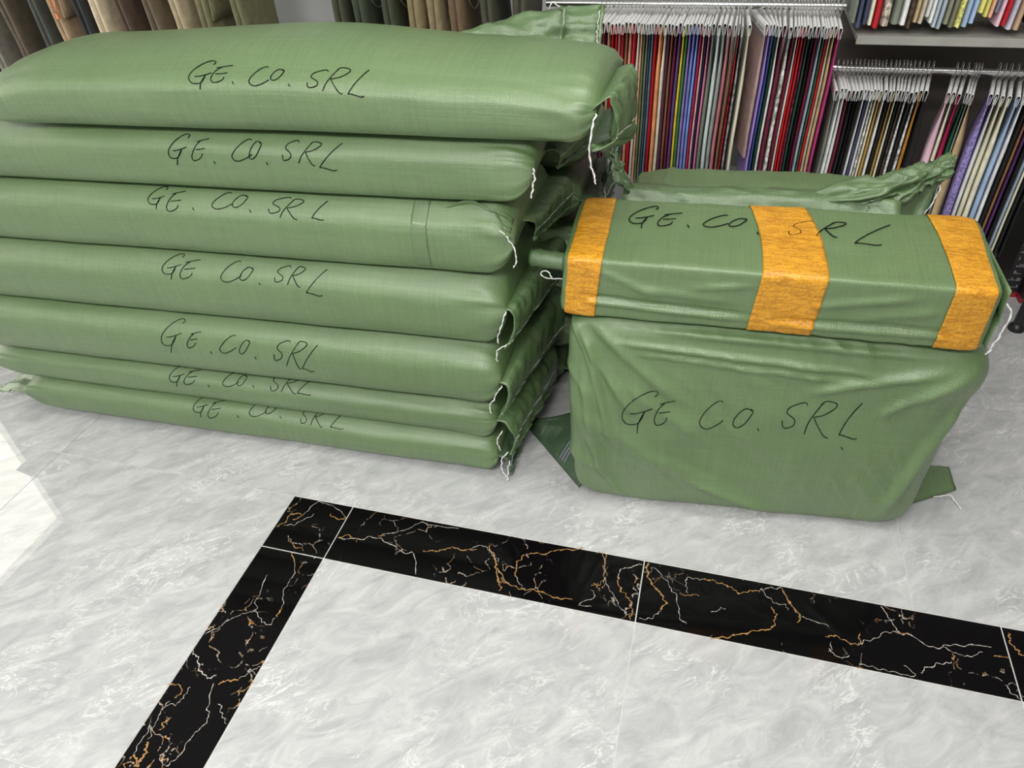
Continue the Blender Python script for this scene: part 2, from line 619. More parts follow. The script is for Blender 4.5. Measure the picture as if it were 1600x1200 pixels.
def slab(name, x0, x1, y0, y1, z0, z1, m):
    b = MB()
    b.box(x0, x1, y0, y1, z0, z1)
    return tag(b.build(name, m, smooth=False), kind='structure')


slab('wall_back', X0, X1, Y1, Y1 + 0.1, 0, 2.8, M_WALL)
slab('ceiling', X0, X1, Y0, Y1 + 0.1, 2.8, 2.9, M_CEIL)
slab('added_wall_right', X1, X1 + 0.1, Y0, Y1 + 0.1, 0, 2.8, M_SIDEWALL)  # unseen wall added to block world light on the sacks' right ends
# left wall with the lit shop window
WY0, WY1, WZ0, WZ1 = -0.15, 1.0, 0.35, 1.92
wl = MB()
wl.box(X0 - 0.1, X0, Y0, WY0, 0, 2.8)
wl.box(X0 - 0.1, X0, WY1, Y1 + 0.1, 0, 2.8)
wl.box(X0 - 0.1, X0, WY0, WY1, 0, WZ0)
wl.box(X0 - 0.1, X0, WY0, WY1, WZ1, 2.8)
tag(wl.build('wall_left', M_WALL, smooth=False), kind='structure')
wt = NT('daylit_window_pane')
wt.b.inputs['Base Color'].default_value = (0.9, 0.9, 0.85, 1)
wt.b.inputs['Emission Color'].default_value = (1.0, 0.985, 0.86, 1)
wt.b.inputs['Emission Strength'].default_value = 5.0
wn = thing('window_1', (X0 - 0.05, (WY0 + WY1) / 2, WZ0), None, None)
tag(wn, kind='structure')
b = MB()
b.box(X0 - 0.075, X0 - 0.07, WY0, WY1, WZ0, WZ1)
b.build('window_pane', wt.m, wn, smooth=False)
b = MB()
for (y0, y1, z0, z1) in ((WY0, WY0 + 0.04, WZ0, WZ1), (WY1 - 0.04, WY1, WZ0, WZ1), (WY0, WY1, WZ0, WZ0 + 0.04), (WY0, WY1, WZ1 - 0.04, WZ1), (0.42, 0.45, WZ0, WZ1)):
    b.box(X0 - 0.07, X0 - 0.01, y0, y1, z0, z1)
b.build('window_frame', M_FRAME, wn, smooth=False)

# ------------------------------------------------------------------ hand lettering
GLYPH = {
    'G': [[(265, 108), (285, 90), (262, 77), (200, 95), (130, 135), (85, 180), (76, 215), (95, 245), (130, 253), (165, 247), (188, 222), (205, 187)],
          [(122, 197), (160, 195), (215, 182), (252, 170)], [(207, 183), (180, 225), (165, 262), (163, 298)]],
    'E': [[(295, 132), (345, 122), (418, 112)], [(330, 128), (285, 155), (255, 195), (248, 222), (265, 243), (300, 240), (335, 225), (350, 203)],
          [(285, 178), (330, 175), (375, 170)]],
    'C': [[(698, 130), (680, 124), (640, 140), (590, 175), (555, 215), (547, 240), (565, 263), (600, 269), (650, 253), (700, 225)]],
    'O': [[(815, 152), (785, 142), (745, 165), (720, 195), (717, 218), (740, 228), (775, 212), (805, 180), (822, 155), (806, 144)]],
    'S': [[(1162, 163), (1150, 150), (1100, 158), (1050, 175), (1030, 200), (1045, 215), (1075, 235), (1080, 258), (1060, 275), (1020, 284), (1002, 272), (1000, 245)]],
    'R': [[(1245, 145), (1200, 190), (1150, 250), (1122, 312)], [(1235, 150), (1270, 133), (1320, 140), (1338, 155), (1310, 180), (1250, 208), (1185, 220)],
          [(1185, 220), (1205, 260), (1245, 320), (1275, 335)]],
    'L': [[(1483, 150), (1430, 195), (1370, 260), (1325, 328), (1340, 333), (1380, 345), (1420, 357), (1445, 352)]],
    '.': [[(0, 0), (3, 6), (8, 12)]],
}
GBOX = {k: (min(p[0] for s in v for p in s), min(p[1] for s in v for p in s), max(p[0] for s in v for p in s), max(p[1] for s in v for p in s)) for k, v in GLYPH.items()}


def boxes(fn, rows):
    out = []
    for ch, b_ in rows:
        if ch == '.':
            x, y = fn(b_[0], b_[1])
            out.append((ch, (x - 1, y - 2, x + 1.4, y + 2)))
        else:
            x0, y0 = fn(b_[0], b_[1])
            x1, y1 = fn(b_[2], b_[3])
            out.append((ch, (x0, y0, x1, y1)))
    return out


def scribble(body, parent, letters, r=0.0013):
    """marker strokes laid on the surface of a body mesh"""
    off = parent.location
    vs_ = [v.co + off for v in body.data.vertices]
    bvh = BVHTree.FromPolygons(vs_, [tuple(p.vertices) for p in body.data.polygons])
    made = []
    for ch, (x0, y0, x1, y1) in letters:
        mb = MB()
        gx0, gy0, gx1, gy1 = GBOX[ch]
        for st in GLYPH[ch]:
            pp = [(x0 + (x - gx0) / (gx1 - gx0) * (x1 - x0), y0 + (y - gy0) / (gy1 - gy0) * (y1 - y0)) for x, y in st]
            run = []
            for p in spline(pp, 5):
                h = bvh.ray_cast(CAM, ray(p.x, p.y).normalized())
                if h[0] is not None:
                    n_ = h[1] if h[1].dot(CAM - h[0]) > 0 else -h[1]
                    run.append(h[0] + n_ * 0.0004)
            if len(run) > 1:
                mb.tube(run, [r * (0.8 + 0.35 * abs(nz(i * 0.4, x0))) for i in range(len(run))], 6)
        if mb.v:
            made.append(mb.build('marker_dot' if ch == '.' else 'marker_letter', M_INK, parent))
            made[-1]['label'] = 'black handwritten full stop' if ch == '.' else 'black handwritten letter ' + ch
    return made


f2 = lambda x, y: (200 + x / 2.4, 180 + y / 2.4)
f1 = lambda x, y: (280 + x / 5, 80 + y / 5)
TXT = {
    1: boxes(f1, [('G', (75, 75, 288, 300)), ('E', (247, 112, 420, 244)), ('.', (420, 248)), ('C', (545, 122, 700, 270)), ('O', (715, 142, 822, 228)), ('.', (858, 265)),
                  ('S', (1000, 148, 1165, 285)), ('R', (1120, 130, 1340, 335)), ('L', (1322, 148, 1485, 358))]),
    2: boxes(f2, [('G', (152, 70, 232, 186)), ('E', (240, 88, 305, 170)), ('.', (325, 177)), ('C', (390, 90, 465, 172)), ('O', (455, 98, 500, 165)), ('.', (522, 182)),
                  ('S', (580, 95, 642, 170)), ('R', (640, 100, 726, 190)), ('L', (720, 105, 805, 208))]),
    3: boxes(f2, [('G', (75, 268, 150, 352)), ('E', (145, 285, 218, 360)), ('.', (245, 352)), ('C', (315, 290, 390, 352)), ('O', (392, 300, 450, 346)), ('.', (458, 360)),
                  ('S', (528, 308, 612, 368)), ('R', (570, 315, 660, 392)), ('L', (690, 322, 750, 394))]),
    4: boxes(f2, [('G', (128, 520, 212, 616)), ('E', (195, 542, 272, 613)), ('C', (348, 547, 425, 626)), ('O', (420, 570, 470, 620)), ('.', (493, 632)),
                  ('S', (550, 565, 612, 626)), ('R', (598, 568, 666, 646)), ('L', (670, 578, 748, 678))]),
    5: boxes(f2, [('G', (125, 763, 215, 890)), ('E', (222, 812, 274, 872)), ('.', (312, 890)), ('C', (345, 825, 405, 892)), ('O', (418, 843, 457, 895)), ('.', (478, 910)),
                  ('S', (548, 845, 608, 920)), ('R', (595, 848, 672, 952)), ('L', (655, 862, 712, 962))]),
    6: boxes(f2, [('G', (155, 935, 222, 1018)), ('E', (210, 955, 277, 1010)), ('.', (303, 1015)), ('C', (355, 962, 415, 1018)), ('O', (410, 975, 447, 1015)), ('.', (470, 1017)),
                  ('S', (535, 972, 592, 1034)), ('R', (575, 975, 652, 1046)), ('L', (635, 985, 702, 1050))]),
    7: boxes(f2, [('G', (245, 1050, 310, 1132)), ('E', (300, 1070, 364, 1135)), ('.', (412, 1130)), ('C', (455, 1068, 520, 1130)), ('O', (515, 1085, 560, 1120)), ('.', (572, 1133)),
                  ('S', (648, 1098, 692, 1156)), ('R', (685, 1100, 747, 1171)), ('L', (760, 1108, 823, 1178))]),
}


# ------------------------------------------------------------------ sacks
class Sack:
    """long woven sack: rounded section, ends drawn in to a sewn seam"""

    def __init__(s, x0, x1, yf, yb, z0, z1, seed=0, le=0.075, ll=0.10, ang=1.6, arch=None, dz=0.0, n=2.7, wr=1.0, fshift=None, seamz=0.0, nb=4.0, below=None):
        s.x0, s.x1, s.yf, s.yb, s.z0, s.z1 = x0, x1, yf, yb, z0, z1
        s.seed, s.le, s.ll, s.n, s.wr = seed, le, ll, n, wr
        s.arch = arch or [(0, 0), (1, 0)]
        s.fshift = fshift or [(0, 0), (1, 0)]
        s.dz = dz
        s.seamz = seamz
        s.nb, s.below = nb, below
        s.slope = math.tan(math.radians(ang))
        s.xm = 0.1

    def frame(s, x):
        u = (x - s.x0) / (s.x1 - s.x0)
        a = (s.yb - s.yf) / 2
        yc = (s.yf + s.yb) / 2 + s.slope * (x - s.xm) + interp(s.fshift, u)
        tilt = s.dz * (u - 0.5)
        return a, yc, s.z1 + interp(s.arch, u) + tilt, s.z0 + tilt

    def mid(s, x, y, yc, z1, z0):
        """mid height at y and underside at y, moulded over the sack beneath"""
        zm0 = (z1 + z0) / 2
        if s.below is None:
            return zm0, z0
        b0 = s.below.top_at(x, yc)
        drop = min(0.05, max(-0.004, b0 - s.below.top_at(x, y)))
        return zm0 - 0.35 * drop, z0 - drop

    def top_at(s, x, y):
        a, yc, z1, z0 = s.frame(x)
        ex = max(-0.86, min(0.86, (y - yc) / a))
        zm, _ = s.mid(x, yc + ex * a, yc, z1, z0)
        return zm + (z1 - (z1 + z0) / 2) * (1 - abs(ex) ** s.n) ** (1 / s.n)

    def pt(s, x, th, off=0.0):
        a, yc, z1, z0 = s.frame(x)
        sr = max(0, 1 - (s.x1 - x) / s.le)
        sl = max(0, 1 - (x - s.x0) / s.ll)
        e = max(sr, sl)
        hf = max(0.03, (1 - e ** 2.3) ** 0.5)
        wf = 1 - 0.09 * e ** 3
        c, sn = math.cos(th), math.sin(th)
        nb = s.n if sn >= 0 else s.nb
        ey = math.copysign(abs(c) ** (2 / nb), c)
        ez = math.copysign(abs(sn) ** (2 / nb), sn)
        d = 0.004 * nz(x * 3.0, c * 1.3 + s.seed * 7, sn * 1.3) + 0.0016 * nz(x * 11, c * 4 + s.seed * 3, sn * 4)
        we = max(0, 1 - (s.x1 - x) / 0.22, 1 - (x - s.x0) / 0.25)
        d += s.wr * we ** 2 * 0.011 * nz(x * 6, c * 6.5 + s.seed * 5, sn * 6.5)
        d *= (1 - 0.7 * e ** 4) * (0.15 + 0.85 * abs(c))
        rg = max(0, 1 - abs(nz(x * 5 + s.seed, c * 5.5, sn * 5.5 + s.seed)) * 3) ** 2
        d += s.wr * 0.013 * we ** 2.5 * rg * (1 - 0.6 * e ** 4) * abs(c)
        d += off
        y = yc + ey * a * wf
        zm, zb = s.mid(x, y, yc, z1, z0)
        half = (z1 - (z1 + z0) / 2) if sn >= 0 else zm - zb
        z = zm + s.seamz * e ** 2 + ez * (half * hf + d * (1 if sn >= 0 else 0.3))
        y += ey * d
        z = max(z, s.z0 + 0.0005 + off) if s.z0 < 0.02 else z
        return Vector((x, y, z))

    def xs(s):
        out = []
        nr, nm = 16, 46
        for i in range(nr):
            t = i / nr
            out.append(s.x0 + s.ll * 1.4 * t * t)
        for i in range(nm + 1):
            out.append(lerp(s.x0 + s.ll * 1.4, s.x1 - s.le * 1.4, i / nm))
        for i in range(nr - 1, -1, -1):
            t = i / nr
            out.append(s.x1 - s.le * 1.4 * t * t)
        return out

    def body(s, parent, m=None):
        nth = 72
        P, U = [], []
        mid = (s.x0 + s.x1) / 2
        ref = [s.pt(mid, 2 * PI * j / nth) for j in range(nth + 1)]
        arc = [0.0]
        for a, b in zip(ref, ref[1:]):
            arc.append(arc[-1] + (b - a).length)
        for x in s.xs():
            P.append([s.pt(x, 2 * PI * j / nth) for j in range(nth)])
            U.append([(x, arc[j]) for j in range(nth + 1)])
        mb = MB()
        mb.grid(P, U, closed=True)
        mb.cap(P[0])
        mb.cap(P[-1][::-1])
        return mb.build('sack_body', m or M_SACK, parent)

    def seam(s, side=1, t=0.0):
        """point on the end seam, t=0 front, 1 back"""
        x = s.x1 if side > 0 else s.x0
        a = s.pt(x, PI)
        b = s.pt(x, 0)
        return a.lerp(b, t)


def sheet(parent, name, rows, m, thick=0.0022, uvs=True):
    """open cloth sheet from rows of points, given thickness"""
    mb = MB()
    U = None
    if uvs:
        U = []
        for r in rows:
            acc = 0
            ur = []
            for j, p in enumerate(r):
                if j:
                    acc += (Vector(p) - Vector(r[j - 1])).length
                ur.append(acc)
            U.append(ur)
        acc = 0
        UU = []
        for i, r in enumerate(rows):
            if i:
                acc += (Vector(r[len(r) // 2]) - Vector(rows[i - 1][len(r) // 2])).length
            UU.append([(acc, u) for u in U[i]])
        U = UU
    mb.grid(rows, U)
    o = mb.build(name, m, parent)
    md = o.modifiers.new('thickness', 'SOLIDIFY')
    md.thickness = thick
    md.offset = 0
    return o


def end_flap(sk, parent, prof_f, prof_b, m=None, t0=0.0, t1=1.0, seed=0, side=1, ripple=0.011, hem=True, nseam=44, yoff=None):
    """loose cloth beyond the end seam; profiles are (out, dy, dz) points at its front and back edge"""
    pf = spline(prof_f, 6)
    pb = spline(prof_b, 6)
    rows = []
    for j in range(len(pf)):
        row = []
        for i in range(nseam + 1):
            t = i / nseam
            base = sk.seam(side, lerp(t0, t1, t))
            q = pf[j].lerp(pb[j], t)
            k = j / (len(pf) - 1)
            rp = ripple * (0.25 + k) * (nz(t * 8 + seed, k * 2.2, seed) + 0.7 * nz(t * 19, k * 4, seed + 5) + 0.4 * nz(t * 37, k * 9, seed + 2)) * (1 if j else 0)
            row.append(base + Vector((side * (q.x + rp), q.y + 0.5 * rp, q.z + rp * 0.6)))
        rows.append(row)
    o = sheet(parent, 'end_flap', rows, m or M_CRUMP)
    if hem:
        hb = MB()
        hb.tube([p + Vector((0.001 * side, 0, 0)) for p in rows[-1]], 0.0045, 6)
        hb.build('rolled_hem', m or M_CRUMP, o)
        tb = MB()
        k2 = max(1, len(rows) * 2 // 3)
        tb.tube([p + Vector((0.0014 * side, -0.001, 0.001)) for p in rows[k2]], 0.0007, 5)
        ob = tb.build('stitching', M_THREAD, o)
    return o


def thread(parent, pts, r=0.0017, seed=0, name='sewing_thread'):
    r *= 0.66
    sp = spline(pts, 7)
    sp = [p + Vector((nz(i * 0.5, seed), nz(i * 0.5, seed + 9), 0)) * 0.0035 for i, p in enumerate(sp)]
    mb = MB()
    mb.tube(sp, r, 6)
    mb.tube([p + Vector((0.002 * math.sin(i * 0.9), 0.002 * math.cos(i * 0.9), 0)) for i, p in enumerate(sp)], r * 0.7, 5)
    return mb.build(name, M_THREAD, parent)


RANK = {1: 'long woven sack topmost in the left stack, overhanging the others at its right', 2: 'long woven sack second from the top of the left stack', 3: 'sack third from the top of the left stack, folded flap on its right end',
        4: 'long woven sack in the middle of the left stack, fourth from the top', 5: 'woven sack fifth from the top of the left stack, bulging over thinner ones',
        6: 'thin woven sack second from the floor in the left stack', 7: 'thin woven sack at the bottom of the left stack lying on the floor'}
FR = {
    7: Sack(-1.05, 0.545, 0.176, 0.56, 0.0, 0.150, 7, le=0.05, ll=0.16, n=2.4),
    6: Sack(-1.12, 0.545, 0.184, 0.56, 0.154, 0.266, 6, le=0.05, ll=0.16, n=2.4),
    5: Sack(-1.20, 0.570, 0.166, 0.57, 0.274, 0.474, 5, le=0.07, n=2.3, dz=0.014),
    4: Sack(-1.20, 0.590, 0.176, 0.57, 0.478, 0.666, 4, le=0.07, n=2.3, dz=0.018),
    3: Sack(-1.15, 0.615, 0.186, 0.56, 0.670, 0.840, 3, le=0.075, n=2.3, dz=0.02),
    2: Sack(-1.10, 0.660, 0.196, 0.56, 0.844, 0.982, 2, le=0.07, n=2.3, dz=0.02),
    1: Sack(-0.68, 0.788, 0.176, 0.575, 0.992, 1.114, 1, le=0.058, ll=0.12, dz=0.015, arch=[(0, -0.04), (0.15, -0.005), (0.55, 0.018), (0.85, -0.01), (1, -0.03)], n=2.3),
}
for k in range(1, 7):
    FR[k].below = FR[k + 1]
for k in (7, 6, 5, 4, 3, 2, 1):
    sk = FR[k]
    t = thing('woven_sack', (lerp(sk.x0, sk.x1, 0.5), lerp(sk.yf, sk.yb, 0.5), sk.z0), 'green ' + RANK[k], 'sack', 'long woven sacks of the left stack')
    bd = sk.body(t)
    scribble(bd, t, TXT[k])
    ear = sk.seam(1, 0.0)
    if k == 1:
        end_flap(sk, t, [(-0.015, 0, 0), (0.012, 0.004, 0.022), (0.028, 0.004, 0.03), (0.034, 0.006, -0.01), (0.022, 0.006, -0.06), (0.006, 0.0, -0.07), (0.004, 0, -0.055)],
                 [(-0.015, 0, 0), (0.02, 0, 0.015), (0.036, 0, 0.008), (0.045, 0, -0.03), (0.042, 0, -0.10), (0.035, 0, -0.14), (0.03, 0, -0.15)], seed=1, ripple=0.024, t1=0.75)
        thread(t, [ear + Vector(p) for p in ((0.0, 0.0, 0.0), (-0.005, -0.012, -0.03), (-0.008, -0.012, -0.075), (0.0, -0.01, -0.11), (0.006, -0.01, -0.135))], 0.0022, 1)
    elif k == 2:
        end_flap(sk, t, [(-0.01, 0.01, 0), (0.02, 0.03, 0.0), (0.03, 0.05, -0.02), (0.02, 0.06, -0.05)],
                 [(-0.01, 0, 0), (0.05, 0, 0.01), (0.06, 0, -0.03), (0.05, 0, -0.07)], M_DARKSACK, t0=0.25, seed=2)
        thread(t, [ear + Vector(p) for p in ((0.0, 0.0, 0.003), (0.004, -0.008, -0.01), (0.0, -0.01, -0.035), (-0.004, -0.009, -0.058))], 0.0022, 2)
    elif k == 3:
        rows = []
        for i in range(31):
            u = i / 30
            x = lerp(0.44, 0.607, u)
            thend = PI * interp([(0, 0.80), (0.45, 0.755), (0.75, 0.80), (1, 0.93)], u)
            grow = sstep(u * 3.0)
            rows.append([sk.pt(x, lerp(PI * 0.785, thend, j / 16), -0.002 + grow * (0.0016 + 0.014 * sstep((j - 9) / 7) * math.sin(PI * min(1, 0.15 + u * 0.9)))) for j in range(17)])
        sheet(t, 'folded_end', rows, M_SACK)
        rows = [[sk.pt(lerp(0.380, 0.418, i / 6), lerp(PI * 0.62, PI * 1.15, j / 30), 0.0009) for j in range(31)] for i in range(7)]
        sheet(t, 'clear_tape', rows, M_TAPED, 0.0006)['label'] = 'glossy clear tape strip'
        thread(t, [ear + Vector(p) for p in ((-0.04, -0.004, 0.028), (-0.02, -0.012, 0.016), (0.0, -0.014, -0.01), (0.006, -0.012, -0.045), (-0.002, -0.012, -0.065))], 0.0018, 3)
        end_flap(sk, t, [(-0.01, 0.02, 0.01), (0.02, 0.04, 0.0), (0.025, 0.06, -0.03), (0.01, 0.06, -0.06)],
                 [(-0.01, 0, 0), (0.05, 0, 0.0), (0.06, 0, -0.04), (0.05, 0, -0.08)], M_CRUMP, t0=0.15, seed=3)
    elif k == 4:
        end_flap(sk, t, [(-0.012, 0, 0), (0.012, 0.0, 0.0), (0.02, -0.005, -0.03), (0.01, -0.012, -0.075), (-0.004, -0.016, -0.10), (0.004, -0.01, -0.085)],
                 [(-0.012, 0, 0), (0.05, 0, 0.03), (0.075, 0, 0.01), (0.075, 0, -0.05), (0.065, 0, -0.085), (0.055, 0, -0.08)], seed=4, t1=0.9)
        thread(t, [ear + Vector(p) for p in ((0.0, -0.003, 0.0), (-0.008, -0.012, -0.03), (-0.02, -0.016, -0.07), (-0.018, -0.016, -0.085))], 0.0018, 4)
        thread(t, [ear + Vector(p) for p in ((0.002, -0.018, -0.085), (-0.012, -0.02, -0.095), (-0.024, -0.018, -0.11), (-0.024, -0.018, -0.14))], 0.0018, 14)
    elif k == 5:
        end_flap(sk, t, [(-0.012, 0, -0.02), (0.012, -0.002, -0.02), (0.02, -0.008, -0.05), (0.006, -0.014, -0.10), (-0.01, -0.018, -0.125), (0.0, -0.012, -0.112)],
                 [(-0.012, 0, 0), (0.05, 0, 0.05), (0.085, 0, 0.03), (0.09, 0, -0.04), (0.075, 0, -0.10), (0.06, 0, -0.095)], seed=5)
        thread(t, [ear + Vector(p) for p in ((0.004, -0.01, -0.02), (-0.012, -0.02, -0.05), (-0.028, -0.02, -0.085), (-0.026, -0.02, -0.11))], 0.0018, 5)
    elif k == 6:
        end_flap(sk, t, [(-0.012, 0, 0), (0.025, -0.004, 0.0), (0.045, -0.008, -0.03), (0.045, -0.01, -0.07), (0.04, -0.01, -0.10)],
                 [(-0.012, 0, 0), (0.05, 0, 0.03), (0.09, 0, 0.0), (0.09, 0, -0.08), (0.085, 0, -0.11)], M_CRUMP, seed=6)
        thread(t, [ear + Vector(p) for p in ((0.018, -0.012, -0.02), (0.004, -0.02, -0.05), (0.012, -0.022, -0.085))], 0.0018, 6)
    else:
        end_flap(sk, t, [(-0.012, 0, 0), (0.015, -0.002, 0.0), (0.03, -0.004, -0.03), (0.03, -0.004, -0.06)],
                 [(-0.012, 0, 0), (0.02, 0, 0.01), (0.03, 0, 0.0), (0.028, 0, -0.05)], M_DARKSACK, seed=7)
        thread(t, [ear + Vector(p) for p in ((0.03, -0.008, 0.03), (0.012, -0.012, 0.0), (0.014, -0.016, -0.04), (0.028, -0.018, -0.062), (0.026, -0.02, -0.071))], 0.002, 7)
        thread(t, [ear + Vector(p) for p in ((0.034, -0.010, -0.002), (0.03, -0.016, -0.03), (0.028, -0.018, -0.066))], 0.0018, 17)
    # left end tail
    if k in (6, 7, 5):
        end_flap(sk, t, [(-0.02, 0, 0), (0.02, 0.0, 0.0), (0.06, 0.0, -0.005), (0.11, 0.0, -0.02)],
                 [(-0.02, 0, 0), (0.02, 0.0, 0.0), (0.06, 0.0, -0.005), (0.11, 0.0, -0.02)], seed=20 + k, side=-1, ripple=0.014, hem=False)

# second stack hidden behind the first: only right ends and the top tail show
BACK = [(0.0, 0.13, 0.64), (0.135, 0.27, 0.68), (0.275, 0.42, 0.66), (0.425, 0.57, 0.70), (0.575, 0.72, 0.68), (0.725, 0.86, 0.70)]
BN = ['lowest', 'second lowest', 'third from the floor', 'fourth from the floor', 'third from the top', 'second from the top']
for i, (z0, z1, xr) in enumerate(BACK):
    sk = Sack(xr - 1.5, xr, 0.62, 0.93, z0, z1, 30 + i, le=0.09, n=3.2)
    t = thing('woven_sack', (xr - 0.75, 0.8, z0), 'dark green sack, %s in the rear stack, its end in the gap' % BN[i], 'sack', 'long woven sacks of the rear stack')
    sk.body(t)
    end_flap(sk, t, [(-0.012, 0, 0), (0.03, 0, 0.0), (0.05, 0.0, -0.04), (0.04, 0.0, -0.10)],
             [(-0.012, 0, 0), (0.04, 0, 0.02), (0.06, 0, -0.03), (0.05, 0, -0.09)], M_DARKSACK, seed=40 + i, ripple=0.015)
    e = sk.seam(1, 0.1)
    thread(t, [e + Vector(p) for p in ((0.05, -0.01, -0.03), (0.052, -0.02, -0.07), (0.045, -0.02, -0.11), (0.05, -0.02, -0.14))], 0.0018, 50 + i)
# top sack of the rear stack with its tail sticking up
sk = Sack(-0.36, 0.60, 0.64, 0.94, 0.866, 0.985, 60, le=0.16, arch=[(0, 0), (0.72, 0.0), (0.92, 0.07), (1, 0.06)], seamz=0.06, n=3.0)
t = thing('woven_sack', (-0.1, 0.8, 0.866), 'green woven sack with a crumpled tail sticking up behind the topmost sack', 'sack', 'long woven sacks of the rear stack')
sk.body(t, M_CRUMP)
TAIL = t
rows = []
for i in range(22):
    u = i / 21
    # from the sack end to the upright hem
    base_f = Vector((0.36, 0.66, 1.025)).lerp(Vector((0.705, 0.72, 0.99)), u)
    top_f = Vector((lerp(0.36, 0.70, u), 0.78, interp([(0, 1.035), (0.2, 1.058), (0.5, 1.084), (0.75, 1.097), (1, 1.097)], u)))
    row = []
    for j in range(18):
        v = j / 17
        p = base_f.lerp(top_f, v)
        bul = math.sin(PI * v) * 0.05 * (1 - 0.6 * u)
        w_ = 0.008 * sstep(u * 3) * max(0, 1 - abs(nz(u * 4 + v * 3, v * 3 - u * 2, 7)) * 3) ** 2 + 0.012 * nz(u * 5, v * 4, 2.0) + 0.006 * nz(u * 12, v * 9, 4.0)
        row.append(p + Vector((w_ * 0.5, -bul * 0.6 - w_, bul * 0.5 + w_)))
    rows.append(row)
fo = sheet(t, 'end_flap', rows, M_CRUMP)
hb = MB()
hb.tube([p + Vector((0.004, -0.003, 0)) for p in rows[-1]], 0.005, 6)
hb.build('rolled_hem', M_CRUMP, fo)
hb = MB()
fold = [rows[15][j] + Vector((0.015 * math.sin(PI * j / 17), -0.012, 0.006)) for j in range(18)]
hb.tube(fold, 0.005, 6)
hb.build('folded_edge', M_CRUMP, fo)
thread(t, [rows[-1][j] + Vector((-0.002, -0.006, 0.001)) for j in range(0, 18, 3)], 0.0012, 61)
thread(t, [fold[-1] + Vector(p) for p in ((-0.03, 0, -0.005), (-0.02, 0, 0.012), (-0.008, 0.0, 0.004), (0.0, 0, 0.0))], 0.0018, 62)


# ------------------------------------------------------------------ box-shaped sacks
class Hex:
    """rounded eight-cornered body; corners [x][y][z]"""

    def __init__(s, c, n, disp=None):
        s.c = [[[Vector(c[i][j][k]) for k in (0, 1)] for j in (0, 1)] for i in (0, 1)]
        s.n = n
        s.disp = disp
        C = [s.c[i][j][k] for i in (0, 1) for j in (0, 1) for k in (0, 1)]
        s.cen = sum(C, Vector((0, 0, 0))) / 8

    def lin(s, p):
        a, b, c = ((p[i] + 1) / 2 for i in range(3))
        r = Vector((0, 0, 0))
        for i in (0, 1):
            for j in (0, 1):
                for k in (0, 1):
                    r += s.c[i][j][k] * ((a if i else 1 - a) * (b if j else 1 - b) * (c if k else 1 - c))
        return r

    def pt(s, p, off=0.0):
        nn = sum(abs(x) ** s.n for x in p) ** (1 / s.n)
        q = Vector([x / nn for x in p])
        P = s.lin(q)
        g = Vector([math.copysign(abs(x) ** (s.n - 1), x) for x in q]).normalized()
        d = off
        if s.disp:
            d += s.disp(P, q)
        return P + g * d

    def body(s, parent, m, res=(60, 26, 40), name='sack_body'):
        mb = MB()
        rx, ry, rz = res

        def face(fn, na, nb, sx, sy):
            P, U = [], []
            for i in range(na + 1):
                r_, u_ = [], []
                for j in range(nb + 1):
                    a = math.sin((i / na - 0.5) * PI * 0.94) / math.sin(PI * 0.47)
                    b = math.sin((j / nb - 0.5) * PI * 0.94) / math.sin(PI * 0.47)
                    p = fn(a, b)
                    r_.append(s.pt(p))
                    u_.append((a * sx / 2, b * sy / 2))
                P.append(r_)
                U.append(u_)
            mb.grid(P, U)

        dx = (s.lin((1, 0, 0)) - s.lin((-1, 0, 0))).length
        dy = (s.lin((0, 1, 0)) - s.lin((0, -1, 0))).length
        dz = (s.lin((0, 0, 1)) - s.lin((0, 0, -1))).length
        face(lambda a, b: (a, -1, b), rx, rz, dx, dz)
        face(lambda a, b: (-a, 1, b), rx, rz, dx, dz)
        face(lambda a, b: (a, b, 1), rx, ry, dx, dy)
        face(lambda a, b: (-a, b, -1), rx, ry, dx, dy)
        face(lambda a, b: (1, a, b), ry, rz, dy, dz)
        face(lambda a, b: (-1, -a, b), ry, rz, dy, dz)
        o = mb.build(name, m, parent)
        me = o.data
        import bmesh
        bm = bmesh.new()
        bm.from_mesh(me)
        bmesh.ops.remove_doubles(bm, verts=bm.verts, dist=0.0004)
        bmesh.ops.recalc_face_normals(bm, faces=bm.faces)
        bm.to_mesh(me)
        bm.free()
        for p in me.polygons:
            p.use_smooth = True
        return o


def creases(P, segs):
    """ridges along segments in the x-z plane: (x0,z0,x1,z1,height,width)"""
    d = 0
    for x0, z0, x1, z1, h, w in segs:
        ax, az = x1 - x0, z1 - z0
        L2 = ax * ax + az * az
        t = max(0, min(1, ((P.x - x0) * ax + (P.z - z0) * az) / L2))
        ex, ez = P.x - x0 - t * ax, P.z - z0 - t * az
        r = (ex * ex + ez * ez) ** 0.5 / 0.72
        taper = min(1, 4 * t + 0.3) * min(1, 4 * (1 - t) + 0.15)
        d += h * taper * math.exp(-(r / w) ** 2)
    return d


B_SEG = [(0.76, 0.54, 0.92, 0.30, 0.007, 0.016), (0.80, 0.55, 1.02, 0.36, 0.006, 0.018), (0.79, 0.50, 0.86, 0.22, 0.006, 0.014), (0.78, 0.42, 0.84, 0.10, 0.007, 0.018),
         (0.86, 0.515, 1.45, 0.475, 0.005, 0.010), (0.90, 0.49, 1.40, 0.452, 0.004, 0.008), (0.95, 0.545, 1.55, 0.525, 0.005, 0.012),
         (1.30, 0.42, 1.56, 0.50, 0.006, 0.016), (0.88, 0.40, 1.10, 0.24, 0.004, 0.022), (0.92, 0.20, 1.30, 0.02, 0.005, 0.03),
         (1.62, 0.44, 1.54, 0.05, 0.008, 0.02), (1.60, 0.50, 1.45, 0.36, 0.005, 0.018), (1.05, 0.12, 1.28, 0.03, 0.006, 0.014), (0.82, 0.16, 0.90, 0.02, 0.006, 0.016)]


